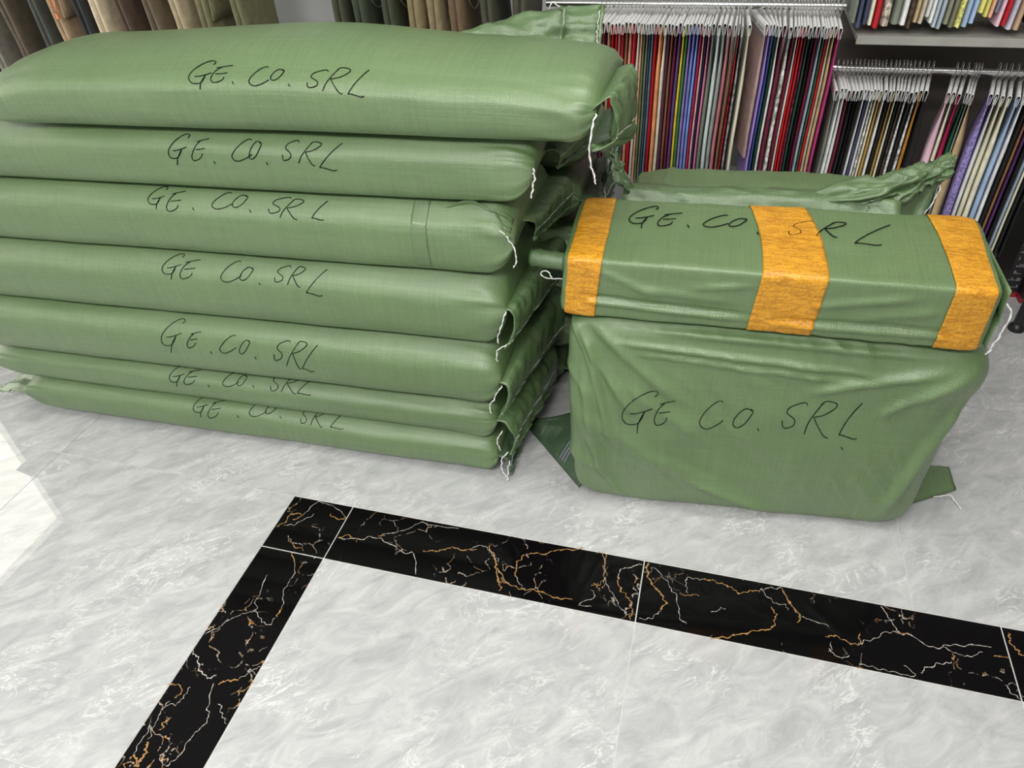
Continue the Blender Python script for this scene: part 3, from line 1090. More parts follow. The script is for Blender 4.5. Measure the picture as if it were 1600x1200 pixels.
def folds(P, seed, s1=13.0, s2=3.0):
    w, a = 0.8 * P.x + 0.6 * P.z, 0.6 * P.x - 0.8 * P.z
    r = max(0, 1 - abs(nz(w * s1, a * s2, seed)) * 3.2) ** 2
    return r * max(0, nz(P.x * 3.2, P.z * 3.2, seed + 4) + 0.25)


def b_disp(P, q):
    d = (0.011 * folds(P, 2.0) + 0.006 * folds(P, 9.0, 26, 5)) * (1 if q.y < 0 else 0.3) * sstep(P.z * 5)
    d += 0.006 * nz(P.x * 5, P.y * 5, P.z * 6) + 0.003 * nz(P.x * 13 + P.z * 9, P.y * 12, P.z * 13)
    if q.y < 0:
        d += 1.9 * creases(P, B_SEG) * min(1, -q.y * 2)
        d += 0.012 * (1 - q.x * q.x) * (1 - q.z * q.z)
    if q.x > 0.5:
        d += 0.034 * math.exp(-((P.z - 0.47) / 0.06) ** 2 - ((P.y - 0.32) / 0.12) ** 2) * sstep((q.x - 0.5) * 2.2)
    if abs(q.x) > 0.7:
        d += 0.008 * nz(P.x * 8, P.y * 16, P.z * 5)
    return d * (0.25 if P.z < 0.015 else 1.0) * (1 - 0.9 * sstep((q.z - 0.9) * 10))


tall = Hex([[[(0.765, 0.166, 0.0), (0.725, 0.195, 0.572)], [(0.765, 0.52, 0.0), (0.74, 0.52, 0.572)]],
            [[(1.605, 0.240, 0.0), (1.625, 0.27, 0.560)], [(1.73, 0.56, 0.0), (1.675, 0.57, 0.560)]]], 11, b_disp)
t = thing('woven_sack', (1.2, 0.38, 0), 'tall upright green woven sack on the floor carrying the taped parcel', 'sack')
bd = tall.body(t, M_SACK, (170, 40, 110))
fB = lambda x, y: (820 + x / 2.0513, 480 + y / 2.0513)
scribble(bd, t, boxes(fB, [('G', (312, 268, 428, 404)), ('E', (415, 300, 482, 378)), ('C', (560, 300, 636, 390)), ('O', (668, 325, 732, 386)), ('.', (748, 392)),
                           ('S', (825, 306, 906, 388)), ('R', (895, 302, 1002, 420)), ('L', (1008, 308, 1082, 423)), ('.', (1016, 452))]))
# left and right bottom tails
a0, a1 = Vector((0.585, 0.405, 0.003)), Vector((0.775, 0.205, 0.003))
rows = []
for i in range(25):
    u = i / 24
    lo = a0.lerp(a1, u)
    hi = lo + Vector((0.05, 0.09, 0)) * sstep(u * 2.2) + Vector((0.015, 0.03, 0.03 + 0.11 * u ** 1.1))
    rows.append([lo.lerp(hi, j / 10) + Vector((0, 0, 0.006 * math.sin(PI * j / 10) + 0.004 * nz(u * 6, j * 0.4) * (j > 0))) for j in range(11)])
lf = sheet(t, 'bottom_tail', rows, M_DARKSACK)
mb = MB()
for mi, off in ((0, 0.0), (1, 0.006), (0, 0.012)):
    i0 = 14 + (1 if off > 0.005 else 0)
    mb.tube([rows[14][j].lerp(rows[16][j], off / 0.012) + Vector((-0.002, -0.003, 0.001)) for j in range(1, 10)], 0.0025, 5, mi)
so = mb.build('woven_stripe', [M_STRIPE_B, M_STRIPE_P], lf)
rows = []
b0, b1 = Vector((1.625, 0.33, 0.004)), Vector((1.765, 0.42, 0.004))
for i in range(15):
    u = i / 14
    lo = b0.lerp(b1, u)
    hi = lo + Vector((-0.015, 0.06, 0.10 - 0.075 * u))
    rows.append([lo.lerp(hi, j / 8) + Vector((0, 0, 0.004 * nz(u * 7, j * 0.5) * (j > 0))) for j in range(9)])
rf = sheet(t, 'bottom_tail', rows, M_CRUMP)
thread(t, [(1.70, 0.372, 0.012), (1.74, 0.385, 0.014), (1.755, 0.37, 0.006), (1.765, 0.35, 0.004)], 0.002, 70)
# taped parcel
C_SEG = [(0.74, 0.632, 1.15, 0.612, -0.006, 0.006), (0.74, 0.618, 1.15, 0.600, 0.006, 0.010), (1.18, 0.612, 1.55, 0.612, -0.005, 0.006), (1.18, 0.596, 1.55, 0.598, 0.005, 0.010),
         (0.80, 0.70, 0.95, 0.64, 0.004, 0.014), (1.0, 0.67, 1.13, 0.69, 0.004, 0.012), (1.25, 0.65, 1.45, 0.69, 0.005, 0.014), (1.35, 0.63, 1.5, 0.66, 0.004, 0.014), (0.9, 0.66, 1.1, 0.645, 0.004, 0.014)]


def c_disp(P, q):
    d = 0.005 * folds(P, 5.0, 16, 4) * (1 if q.y < -0.5 else 0.25)
    d += 0.003 * nz(P.x * 6, P.y * 6, P.z * 8) + 0.002 * nz(P.x * 16 + P.z * 14, P.y * 14, P.z * 18)
    if q.y < -0.4:
        d += 1.5 * creases(P, C_SEG) * (1 - sstep((abs(q.x) - 0.8) * 8))
    return d


par = Hex([[[(0.718, 0.205, 0.574), (0.726, 0.200, 0.722)], [(0.716, 0.515, 0.574), (0.706, 0.520, 0.722)]],
           [[(1.606, 0.245, 0.566), (1.596, 0.224, 0.722)], [(1.62, 0.56, 0.566), (1.618, 0.565, 0.722)]]], 22, c_disp)
t = thing('wrapped_parcel', (1.16, 0.38, 0.57), 'long green wrapped parcel with three amber tape bands on the tall sack', 'parcel')
pb_ = par.body(t, M_SACK, (170, 44, 36), 'parcel_wrap')


def tape(u_back, u_edge, u_bot, seed):
    """band round the parcel; x fractions of its two edges at the back edge, front edge and bottom edge"""
    path = []
    for k in range(9):
        path.append((lerp(1, -1, k / 8) * 0.999, 1.0, 'top', k / 8))
    for k in range(1, 9):
        path.append((-1.0, lerp(1, -1, k / 8), 'front', k / 8))
    pts = []
    full = [(1.0, z_) for z_ in (-0.97, -0.5, 0, 0.5)]
    rows = []
    for (yy, zz) in full:
        rows.append((yy, zz, u_back))
    for yy, zz, wh, k in path:
        if wh == 'top':
            uu = tuple(lerp(a, b, 1 - (1 - k) ** 2.4) for a, b in zip(u_back, u_edge))
        else:
            uu = tuple(lerp(a, b, k) for a, b in zip(u_edge, u_bot))
        rows.append((yy, zz, uu))
    fine = []
    for (a, b) in zip(rows, rows[1:]):
        for s_ in range(4):
            q = s_ / 4
            fine.append((lerp(a[0], b[0], q), lerp(a[1], b[1], q), tuple(lerp(x, y, q) for x, y in zip(a[2], b[2]))))
    fine.append(rows[-1])
    G = []
    for i, (yy, zz, uu) in enumerate(fine):
        row = []
        for j in range(19):
            v = j / 18
            x = lerp(uu[0], uu[1], v) * 2 - 1
            wv = 0.0014 * nz(v * 9 + seed, i * 0.13, seed) + 0.001 * nz(v * 3, i * 0.5, seed + 4)
            mm = max(1, (abs(yy) ** par.n + abs(zz) ** par.n) ** (1 / par.n))
            row.append(par.pt((max(-0.996, min(0.996, x)) * mm, yy, zz), 0.0022 + abs(wv)))
        G.append(row)
    o = sheet(t, 'tape_band', G, M_TAPE, 0.0008)
    o['label'] = 'amber packing tape band'
    return o


tape((0.004, 0.098), (0.0, 0.1), (0.0, 0.092), 1)
tape((0.445, 0.580), (0.480, 0.628), (0.468, 0.618), 2)
tape((0.874, 1.0), (0.896, 1.0), (0.892, 0.998), 3)
fT = lambda x, y: (880 + x / 4.4444, 300 + y / 4.4444)
fU = lambda x, y: (1160 + x / 3.6364, 310 + y / 3.6364)
lt = boxes(fT, [('G', (458, 106, 662, 256)), ('E', (655, 152, 826, 241)), ('.', (868, 243)), ('C', (972, 167, 1146, 250)), ('O', (1152, 190, 1275, 246)), ('.', (1350, 292))])
lt += boxes(fU, [('S', (262, 136, 402, 215)), ('R', (420, 140, 588, 228)), ('L', (640, 156, 838, 272))])
sc = scribble(pb_, t, lt, 0.0014)
for o in sc:
    for v in o.data.vertices:
        v.co.z += 0.0022
# loose folded ends of the parcel
rows = []
for i in range(12):
    u = i / 11
    row = []
    for j in range(10):
        v = j / 9
        p = Vector((1.607, lerp(0.25, 0.56, v), lerp(0.575, 0.712, u)))
        out = 0.016 * math.sin(PI * min(1, u * 1.1)) * (0.4 + 0.6 * v) + 0.012 * nz(u * 5, v * 6, 8)
        row.append(p + Vector((max(0.004, out), 0, -0.02 * v * (1 - u))))
    rows.append(row)
sheet(t, 'folded_end', rows, M_CRUMP)
thread(t, [(1.632, 0.30, 0.655), (1.645, 0.29, 0.64), (1.64, 0.28, 0.60), (1.63, 0.27, 0.565), (1.625, 0.27, 0.545)], 0.0024, 80)
rows = []
for i in range(12):
    u = i / 11
    rows.append([Vector((0.712 - 0.085 * u, 0.30 + 0.02 * math.cos(2 * PI * j / 11) + 0.01 * u, 0.655 + 0.02 * math.sin(2 * PI * j / 11) + 0.004 * nz(u * 6, j))) for j in range(12)])
sheet(t, 'twisted_end', rows, M_CRUMP)
thread(t, [(0.715, 0.275, 0.625), (0.675, 0.27, 0.625), (0.66, 0.27, 0.637), (0.675, 0.268, 0.645), (0.69, 0.268, 0.625)], 0.0018, 81)

# sack lying behind the parcel
def d_disp(P, q):
    return 0.012 * folds(P, 3.0, 15, 4) + 0.008 * nz(P.x * 4, P.y * 6, P.z * 6) + 0.004 * nz(P.x * 12, P.y * 14, P.z * 14) + (0.006 * nz(P.x * 30, P.y * 10, P.z * 26) if q.y < -0.5 else 0)


rear = Hex([[[(0.80, 0.60, 0.0), (0.785, 0.62, 0.685)], [(0.80, 0.90, 0.0), (0.79, 0.86, 0.680)]],
            [[(1.55, 0.62, 0.0), (1.46, 0.63, 0.705)], [(1.55, 0.90, 0.0), (1.46, 0.87, 0.700)]]], 8, d_disp)
t = thing('woven_sack', (1.18, 0.75, 0), 'green woven sack with a twisted tail standing behind the taped parcel', 'sack')
rear.body(t, M_SACK, (70, 26, 40))
# folded front lip
rows = []
for i in range(40):
    u = i / 39
    x = lerp(0.80, 1.46, u)
    ztop = 0.683 + 0.024 * u + 0.004 * nz(u * 6)
    drop = 0.035 + 0.035 * math.sin(PI * min(1, u * 1.25)) + 0.008 * nz(u * 9, 3)
    row = []
    for j in range(14):
        v = j / 13
        y = 0.70 - 0.10 * v - 0.012 * math.sin(PI * v)
        z = ztop + 0.012 * math.sin(PI * min(1, v * 1.3)) - drop * max(0, (v - 0.62) / 0.38) ** 1.2 + 0.005 * nz(u * 11, v * 5, 5)
        rg = max(0, 1 - abs(nz(u * 5 + v * 3, v * 5 - u * 7, 6)) * 3) ** 2 * 0.011 * (0.3 + v)
        row.append((x, y - 0.03 * max(0, v - 0.62) - rg, z + rg * 0.7))
    rows.append(row)
sheet(t, 'folded_lip', rows, M_CRUMP)
# twisted tail
path = spline([(1.22, 0.665, 0.682), (1.34, 0.66, 0.698), (1.46, 0.68, 0.73), (1.52, 0.71, 0.752), (1.575, 0.745, 0.765)], 14)
rows = []
for i, p in enumerate(path):
    u = i / (len(path) - 1)
    R = lerp(0.062, 0.026, u) * (0.12 + 0.88 * sstep(u * 3.2)) * (1 if u < 0.85 else 1 + (u - 0.85) * 2.5)
    row = []
    for j in range(64):
        a = 2 * PI * j / 64
        rr = R * (0.85 + 0.22 * math.sin(a * 5 + u * 4) + 0.55 * max(0, 1 - abs(nz(math.cos(a) * 2.2 + u * 3, math.sin(a) * 2.2, u * 6)) * 3) + 0.25 * nz(a * 2, u * 9, 1))
        row.append(p + Vector((0, math.cos(a) * rr * 0.9, math.sin(a) * rr * 0.62)))
    rows.append(row + [row[0]])
tw = sheet(t, 'twisted_tail', rows, M_CRUMP)
rows = []
for i in range(16):
    u = i / 15
    row = []
    for j in range(12):
        v = j / 11
        p = Vector((1.40, 0.64, 0.70)).lerp(Vector((1.56, 0.72, 0.745)), u)
        q = Vector((1.36, 0.61, 0.60)).lerp(Vector((1.515, 0.66, 0.63)), u)
        pq = p.lerp(q, v)
        row.append(pq + Vector((0.006 * nz(u * 8, v * 3), -0.012 * math.sin(u * PI * 4) * v - 0.01 * v, 0)))
    rows.append(row)
sheet(t, 'hanging_fold', rows, M_CRUMP)
thread(t, [(1.555, 0.70, 0.735), (1.55, 0.69, 0.70), (1.535, 0.68, 0.665), (1.525, 0.67, 0.63)], 0.0016, 90)
# crumpled left corner
rows = []
for i in range(16):
    u = i / 15
    row = []
    for j in range(12):
        v = j / 11
        p = Vector((0.81, 0.615, 0.70)).lerp(Vector((0.762, 0.65, 0.79)), u) + Vector((0.045, 0.04, -0.05)) * (v - 0.5) * (1.3 - u)
        row.append(p + Vector((0.014 * nz(u * 6, v * 5, 1), 0.014 * nz(u * 6, v * 5, 2), 0.014 * nz(u * 6, v * 5, 3))))
    rows.append(row)
sheet(t, 'crumpled_corner', rows, M_CRUMP)

# ------------------------------------------------------------------ racks, shelf, panels
YR = 1.49


def rail(name, x0, x1, z, label, posts):
    t = thing(name, ((x0 + x1) / 2, YR, z), label, 'clothes rail')
    b = MB()
    b.tube([(x0, YR, z), (x1, YR, z)], 0.0115, 12)
    b.build('rail_tube', M_CHROME, t)
    for x in posts:
        b = MB()
        b.tube([(x, YR, z), (x, YR + 0.02, z), (x, Y1 - 0.041, z)], 0.005, 8)
        b.build('bracket', M_CHROME, t)
    return t


rail('display_rail', 0.40, 1.352, 0.965, 'chrome rail holding the colourful swatches above the rear sack', (0.42, 1.335))
rail('display_rail', 1.353, 2.30, 0.785, 'chrome rail under the metal shelf holding the lower swatches', (1.358, 2.28))
rail('display_rail', 1.385, 2.30, 1.50, 'chrome rail holding the swatches that hang over the metal shelf', (1.3865, 2.28))
rail('display_rail', -2.25, -0.60, 1.62, 'chrome rail holding the row of trousers at the left', (-2.22, -0.62))
rail('display_rail', -0.36, 0.46, 1.62, 'chrome rail holding the green and khaki trousers right of the bare wall', (-0.352, 0.452))

t = thing('wall_shelf', (1.85, 1.65, 0.885), 'brushed metal shelf on the dark back panel above the lower rail', 'shelf')
b = MB()
b.box(1.385, 2.6, 1.36, 1.96, 0.897, 0.909)
b.build('shelf_board', M_SHELF, t, smooth=False)
b = MB()
b.box(1.385, 2.6, 1.350, 1.362, 0.890, 0.914)
b.build('shelf_lip', M_SHELF, t, smooth=False)
b = MB()
b.box(1.377, 2.6, 1.961, 1.995, 0.25, 1.8)
tag(b.build('back_panel', M_PANEL, smooth=False), 'dark brown-grey back panel on the wall behind the lower swatches', 'panel')
b = MB()
b.box(0.35, 1.373, 1.961, 1.995, 0.25, 1.8)
tag(b.build('back_panel', M_GREYPANEL, smooth=False), 'grey back panel on the wall behind the colourful swatches', 'panel')

# ------------------------------------------------------------------ swatches
def cloth_loft(z0, z1, half_y, t_top, room, seed, xw, fringe=0.0):
    """closed hanging cloth that spreads to fill its room below a narrow neck; local coordinates, plane along y"""
    rows = []
    nl = 17
    wide = room[0] + room[1] > 0.03
    for i in range(nl):
        k = i / (nl - 1)
        z = lerp(z1, z0, k)
        g = sstep(k * 1.25) if wide else sstep((k - 0.03) * 3.2)
        wl = lerp(t_top * 0.5, room[0] * 0.95, g)
        wr = lerp(t_top * 0.5, room[1] * 0.95, g)
        cx = 0.005 * nz(xw * 5, k * 2.2) * k
        row = []
        for j in range(20):
            a = 2 * PI * j / 20
            c, s_ = math.cos(a), math.sin(a)
            y = half_y * math.copysign(abs(c) ** 0.35, c)
            x = (wr if s_ > 0 else wl) * math.copysign(abs(s_) ** 0.6, s_) * (1 - 0.10 * abs(nz(seed + 3, y * 16, k * 4)))
            fy = (0.006 * nz(seed, k * 5, 7) if c < 0 else 0)
            fz = fringe * abs(nz(j * 1.7, seed, 2)) if i == nl - 1 else 0
            row.append((cx + x, y + fy, z + fz))
        rows.append(row)
    mb = MB()
    mb.grid(rows, closed=True)
    mb.cap(rows[0][::-1])
    mb.cap(rows[-1])
    return mb


def rot_mb(mb, yaw, loc):
    R = Matrix.Rotation(yaw, 3, 'Z')
    mb.v = [R @ v + loc for v in mb.v]
    return mb


CARDH = 0.034


def swatch(x, zr, col, kind, yaw, length, label, group, seed, room=(0.006, 0.006), card=True, flare=0.0, sway=0.0, dep=0.115, drop=0.03, fringe=0.0, dy=0.0):
    loc = Vector((x, YR, zr))
    t = thing('fabric_swatch', loc, label, 'fabric swatch', group)
    # wire hook over the rail
    mb = MB()
    r = 0.0135
    up = 0.014 + 0.004 * nz(seed, 1.5)
    pts = [(0, r, -0.008), (0, r, up)] + [(0, r * math.cos(a), up + r * math.sin(a)) for a in [k * PI / 6 for k in range(1, 6)]] + [(0, -r, up), (0, -r, -0.010), (0, -0.004, -0.021), (0, 0, -drop - 0.0005)]
    mb.tube(pts, 0.0012, 5)
    rot_mb(mb, yaw * 0.3, loc)
    mb.build('wire_hook', M_WIRE, t)
    # folded header card: two leaning leaves
    ztop, zbot = -drop, -drop - CARDH
    if card:
        mb = MB()
        ow = min(0.0060, min(room) * 0.90)
        lw = ow * 0.62
        prof = [(-lw, zbot), (-ow, ztop - 0.008), (-ow * 0.6, ztop), (ow * 0.6, ztop), (ow, ztop - 0.008), (lw, zbot)]
        inn = [(-lw + 0.0009, zbot), (-ow + 0.001, ztop - 0.0086), (-ow * 0.5, ztop - 0.0025), (ow * 0.5, ztop - 0.0025), (ow - 0.001, ztop - 0.0086), (lw - 0.0009, zbot)]
        ys = (-dep, dep)
        for pr in (prof, inn):
            mb.grid([[(px_, yy + dy, pz_) for px_, pz_ in pr] for yy in ys])
        for yy in ys:
            mb.grid([[(a_[0], yy + dy, a_[1]) for a_ in prof], [(a_[0], yy + dy, a_[1]) for a_ in inn]])
        for q in (0, 5):
            mb.grid([[(prof[q][0], yy + dy, prof[q][1]), (inn[q][0], yy + dy, inn[q][1])] for yy in ys])
        rot_mb(mb, yaw, loc)
        mb.build('header_card', M_CARD, t, smooth=False)
    mb = cloth_loft(-length, zbot + 0.022, dep * 0.955, min(room) * 0.7, room, seed, x, fringe)
    rot_mb(mb, yaw, loc)
    for v in mb.v:
        v.y += dy
    mb.build('cloth', cloth_mat(col, kind), t)
    return t


PAL = {
    'navy': (0.010, 0.012, 0.055), 'slate blue': (0.055, 0.065, 0.13), 'dark crimson': (0.14, 0.008, 0.02), 'tan': (0.42, 0.28, 0.18), 'red': (0.42, 0.010, 0.018),
    'dusty rose': (0.46, 0.20, 0.19), 'scarlet': (0.50, 0.012, 0.012), 'salmon pink': (0.66, 0.30, 0.27), 'white': (0.80, 0.80, 0.79), 'peach': (0.72, 0.40, 0.26),
    'olive green': (0.14, 0.17, 0.07), 'grey-green': (0.17, 0.19, 0.155), 'teal': (0.03, 0.085, 0.105), 'grey-blue': (0.16, 0.18, 0.26), 'orange-peach': (0.70, 0.32, 0.15),
    'cream': (0.74, 0.68, 0.54), 'plum': (0.10, 0.015, 0.05), 'brown': (0.24, 0.115, 0.055), 'wine': (0.13, 0.010, 0.045), 'purple': (0.105, 0.05, 0.20), 'yellow': (0.74, 0.55, 0.05),
    'green': (0.05, 0.19, 0.05), 'lavender': (0.25, 0.20, 0.46), 'periwinkle': (0.20, 0.22, 0.52), 'sky blue': (0.19, 0.35, 0.70), 'crimson': (0.36, 0.010, 0.07), 'pink': (0.66, 0.22, 0.36),
    'pale pink': (0.70, 0.44, 0.44), 'mint': (0.58, 0.65, 0.64), 'sage': (0.27, 0.31, 0.29), 'rose': (0.44, 0.16, 0.19), 'mauve': (0.36, 0.25, 0.24), 'lilac': (0.36, 0.24, 0.62),
    'royal blue': (0.05, 0.08, 0.26), 'dark green': (0.012, 0.05, 0.032), 'burgundy': (0.13, 0.010, 0.03), 'steel blue': (0.30, 0.36, 0.44), 'beige': (0.48, 0.42, 0.33),
    'magenta': (0.36, 0.03, 0.15), 'black': (0.010, 0.010, 0.011), 'gold': (0.38, 0.24, 0.06), 'amber': (0.36, 0.17, 0.02), 'light blue': (0.34, 0.45, 0.64), 'dark brown': (0.06, 0.04, 0.025),
    'grey': (0.26, 0.26, 0.26), 'linen': (0.42, 0.38, 0.31), 'olive': (0.21, 0.21, 0.15), 'pale blue': (0.40, 0.47, 0.53), 'pale yellow': (0.74, 0.66, 0.20), 'violet': (0.07, 0.02, 0.10),
    'pale lavender': (0.46, 0.46, 0.58), 'light pink': (0.74, 0.47, 0.56), 'forest green': (0.02, 0.075, 0.045), 'camel': (0.44, 0.33, 0.18), 'emerald': (0.015, 0.10, 0.05),
}
EXTRA = {'satin': 'satin ', 'print': 'patterned ', 'fuzzy': 'fuzzy ', 'plain': ''}

used = set()


def name_row(row, where):
    """labels that tell a swatch by its colour and its neighbours in the row"""
    desc = [EXTRA[r[2]] + r[1] for r in row]
    out = []
    for i, d in enumerate(desc):
        if i == 0:
            lab = '%s swatch at the left end of %s' % (d, where)
        elif i == len(desc) - 1:
            lab = '%s swatch at the right end of %s' % (d, where)
        else:
            lab = '%s swatch between %s and %s on %s' % (d, desc[i - 1], desc[i + 1], where)
            if lab in used or any(desc[k] == d and {desc[k - 1], desc[k + 1]} == {desc[i - 1], desc[i + 1]} for k in range(1, len(desc) - 1) if k != i):
                lab = '%s swatch next to %s, two along from %s on %s' % (d, desc[i + 1], desc[i - 2] if i > 1 else desc[i + 2], where)
        n_ = 2
        while lab in used:
            lab = lab.split(' (')[0] + ' (%s)' % ['', '', 'the righthand one', 'the third one', 'the fourth one'][n_]
            n_ += 1
        used.add(lab)
        out.append(lab)
    return out


UPPER = [(930, 'navy', 'plain'), (937, 'slate blue', 'plain'), (943, 'dark crimson', 'plain'), (951, 'tan', 'plain'), (957, 'red', 'satin'), (963, 'scarlet', 'plain'), (968, 'dusty rose', 'plain'),
         (973, 'red', 'plain'), (979, 'brown', 'plain'), (985, 'salmon pink', 'plain'), (991, 'scarlet', 'satin'), (998, 'white', 'satin'), (1003, 'peach', 'plain'), (1007, 'olive green', 'plain'),
         (1012, 'grey-green', 'plain'), (1016, 'teal', 'plain'), (1020, 'grey-blue', 'plain'), (1025, 'red', 'satin'), (1032, 'orange-peach', 'plain'), (1040, 'cream', 'plain'), (1046, 'plum', 'plain'),
         (1051, 'brown', 'satin'), (1057, 'wine', 'plain'), (1063, 'purple', 'plain'), (1069, 'yellow', 'plain'), (1074, 'green', 'plain'), (1079, 'lavender', 'plain'), (1085, 'periwinkle', 'plain'),
         (1091, 'sky blue', 'plain'), (1096, 'crimson', 'plain'), (1101, 'pale pink', 'plain'), (1105, 'navy', 'satin'), (1109, 'pink', 'satin'), (1115, 'grey-green', 'satin'), (1124, 'mint', 'satin'),
         (1132, 'sage', 'plain'), (1140, 'rose', 'plain'), (1149, 'brown', 'plain'), (1155, 'red', 'print'), (1160, 'grey', 'print'), (1171, 'cream', 'satin'),
         (1197, 'mauve', 'plain'), (1204, 'lilac', 'satin'), (1209, 'royal blue', 'satin'), (1214, 'dark green', 'satin'), (1219, 'white', 'plain'), (1226, 'burgundy', 'plain'),
         (1236, 'cream', 'print'), (1243, 'dark crimson', 'satin'), (1248, 'white', 'satin'), (1252, 'scarlet', 'satin'), (1257, 'red', 'plain'), (1262, 'burgundy', 'print'), (1267, 'dark green', 'plain'),
         (1273, 'black', 'satin'), (1279, 'burgundy', 'satin'), (1286, 'steel blue', 'plain'), (1291, 'forest green', 'plain'), (1295, 'scarlet', 'plain'), (1300, 'beige', 'plain'), (1306, 'camel', 'plain'),
         (1314, 'magenta', 'plain')]
def cells(xs, cap):
    """half rooms left and right of each swatch up to the midpoints with its neighbours; items are (x, yaw)"""
    out = []
    for k in range(len(xs)):
        hw = []
        for m in (k - 1, k + 1):
            if 0 <= m < len(xs):
                hw.append(min(cap / 2, max(0.0025, abs(xs[k][0] - xs[m][0]) / 2 - 0.063 * abs(xs[k][1] - xs[m][1]))))
            else:
                hw.append(None)
        hw = [v if v is not None else min(hw[1 - q], 0.006) for q, v in enumerate(hw)]
        out.append(hw)
    return out


labs = name_row(UPPER, 'the colourful left rail')
UY = {1149: -0.8, 1155: 0.2, 1160: 1.2, 1171: 3, 1197: 11, 1204: 7, 1209: 4.5, 1214: 2, 1219: 0, 1226: -1}
UX = []
for px, cn, kd in UPPER:
    yaw = math.radians(UY.get(px, -1.6))
    UX.append((at(px, 46, 1.38).x - math.sin(yaw) * 0.11, yaw))
UG = cells(UX, 0.026)
for i, ((px, cn, kd), lab) in enumerate(zip(UPPER, labs)):
    x, yaw = UX[i]
    ln = 0.565 + random.uniform(-0.012, 0.008)
    s = swatch(x, 0.965, PAL[cn], kd, yaw, 0.455 if px == 1197 else ln, lab, 'fabric swatches on the colourful left rail', 100 + i * 3.1, UG[i],
               drop=random.uniform(0.028, 0.036), sway=random.uniform(-0.0008, 0.0008))
    if px == 1197:
        mb = MB()
        for r_ in range(3):
            for c_ in range(7):
                if (r_ * 7 + c_) % 5 == 3:
                    continue
                yy = -0.095 + c_ * 0.026
                zz = -0.046 - r_ * 0.011
                mb.add([(-0.0075, yy, zz), (-0.0075, yy + 0.016, zz), (-0.0079, yy + 0.016, zz - 0.005), (-0.0079, yy, zz - 0.005)], [(0, 1, 2, 3)])
        rot_mb(mb, yaw, Vector((x, YR, 0.965)))
        mb.build('printed_label', M_PRINT, s)

LOWER = [(1304, 'grey-green', 'plain', 0), (1312, 'white', 'plain', 0), (1318, 'white', 'satin', 0), (1324, 'burgundy', 'plain', 0), (1331, 'black', 'plain', 2), (1337, 'black', 'satin', 2), (1343, 'black', 'print', 3),
         (1349, 'white', 'satin', 4), (1354, 'slate blue', 'satin', 4), (1359, 'white', 'plain', 4), (1364, 'cream', 'print', 5), (1369, 'cream', 'plain', 5), (1374, 'gold', 'plain', 6), (1381, 'white', 'plain', 6),
         (1388, 'black', 'plain', 8), (1393, 'gold', 'satin', 8), (1399, 'cream', 'satin', 9), (1404, 'black', 'plain', 9), (1409, 'dark brown', 'print', 10), (1415, 'white', 'fuzzy', 10),
         (1422, 'black', 'plain', 12), (1429, 'white', 'print', 12), (1436, 'amber', 'plain', 12), (1444, 'black', 'satin', 12),
         (1480, 'light pink', 'satin', 14), (1488, 'cream', 'plain', 14), (1497, 'crimson', 'satin', 15), (1508, 'emerald', 'satin', 15), (1513, 'sage', 'satin', 15), (1518, 'camel', 'plain', 16),
         (1547, 'lavender', 'fuzzy', 16), (1556, 'white', 'satin', 15), (1566, 'cream', 'satin', 15), (1577, 'cream', 'plain', 15), (1591, 'light blue', 'satin', 14), (1601, 'white', 'plain', 14), (1611, 'black', 'plain', 14),
         (1618, 'brown', 'plain', 12), (1626, 'violet', 'plain', 12), (1634, 'black', 'satin', 12), (1643, 'steel blue', 'plain', 12), (1649, 'cream', 'satin', 12), (1657, 'black', 'plain', 12), (1666, 'black', 'satin', 12)]
labs = name_row(LOWER, 'the rail under the shelf')
LX = []
for px, cn, kd, yw in LOWER:
    yaw = -math.radians(interp([(1300, 0), (1444, 12), (1500, 15), (1600, 15), (1670, 13)], px))
    LX.append((at(px, 156, 1.38).x - math.sin(yaw) * 0.11, yaw))
LG = cells(LX, 0.046)
for i, ((px, cn, kd, yw), lab) in enumerate(zip(LOWER, labs)):
    x, yaw = LX[i]
    swatch(x, 0.785, PAL[cn], kd, yaw, 0.575 + random.uniform(-0.012, 0.012), lab, 'fabric swatches on the rail under the shelf', 300 + i * 2.7,
           [v * math.cos(yaw) for v in LG[i]], drop=random.uniform(0.028, 0.036), sway=random.uniform(-0.0008, 0.0008), fringe=0.02 if kd == 'fuzzy' else 0)

SHELF = [(1336, 'grey-green', 'plain', 0.012), (1345, 'slate blue', 'plain', 0.014), (1354, 'slate blue', 'satin', 0.014), (1362, 'cream', 'plain', 0.013), (1371, 'red', 'plain', 0.016), (1385, 'linen', 'print', 0.034),
         (1402, 'grey-green', 'plain', 0.024), (1414, 'white', 'plain', 0.02), (1424, 'dark brown', 'print', 0.015), (1432, 'camel', 'plain', 0.016), (1441, 'beige', 'plain', 0.015), (1450, 'white', 'satin', 0.014),
         (1457, 'white', 'plain', 0.012), (1464, 'pale blue', 'plain', 0.014), (1472, 'pale blue', 'satin', 0.016), (1482, 'olive', 'plain', 0.019), (1491, 'olive', 'satin', 0.016), (1502, 'pale yellow', 'fuzzy', 0.022),
         (1513, 'light blue', 'satin', 0.018), (1522, 'light blue', 'plain', 0.016), (1533, 'pale yellow', 'plain', 0.016), (1541, 'pale yellow', 'satin', 0.014), (1549, 'peach', 'plain', 0.014), (1556, 'grey-blue', 'plain', 0.014),
         (1564, 'light pink', 'plain', 0.018), (1573, 'red', 'plain', 0.014), (1584, 'pale lavender', 'plain', 0.022), (1595, 'tan', 'plain', 0.018), (1607, 'white', 'fuzzy', 0.022), (1620, 'black', 'plain', 0.02), (1632, 'white', 'plain', 0.02)]
labs = name_row(SHELF, 'the metal shelf')
SX = [at(r[0] - 4, 42, 1.38).x for r in SHELF]
SG = cells([(v, 0) for v in SX], 0.05)
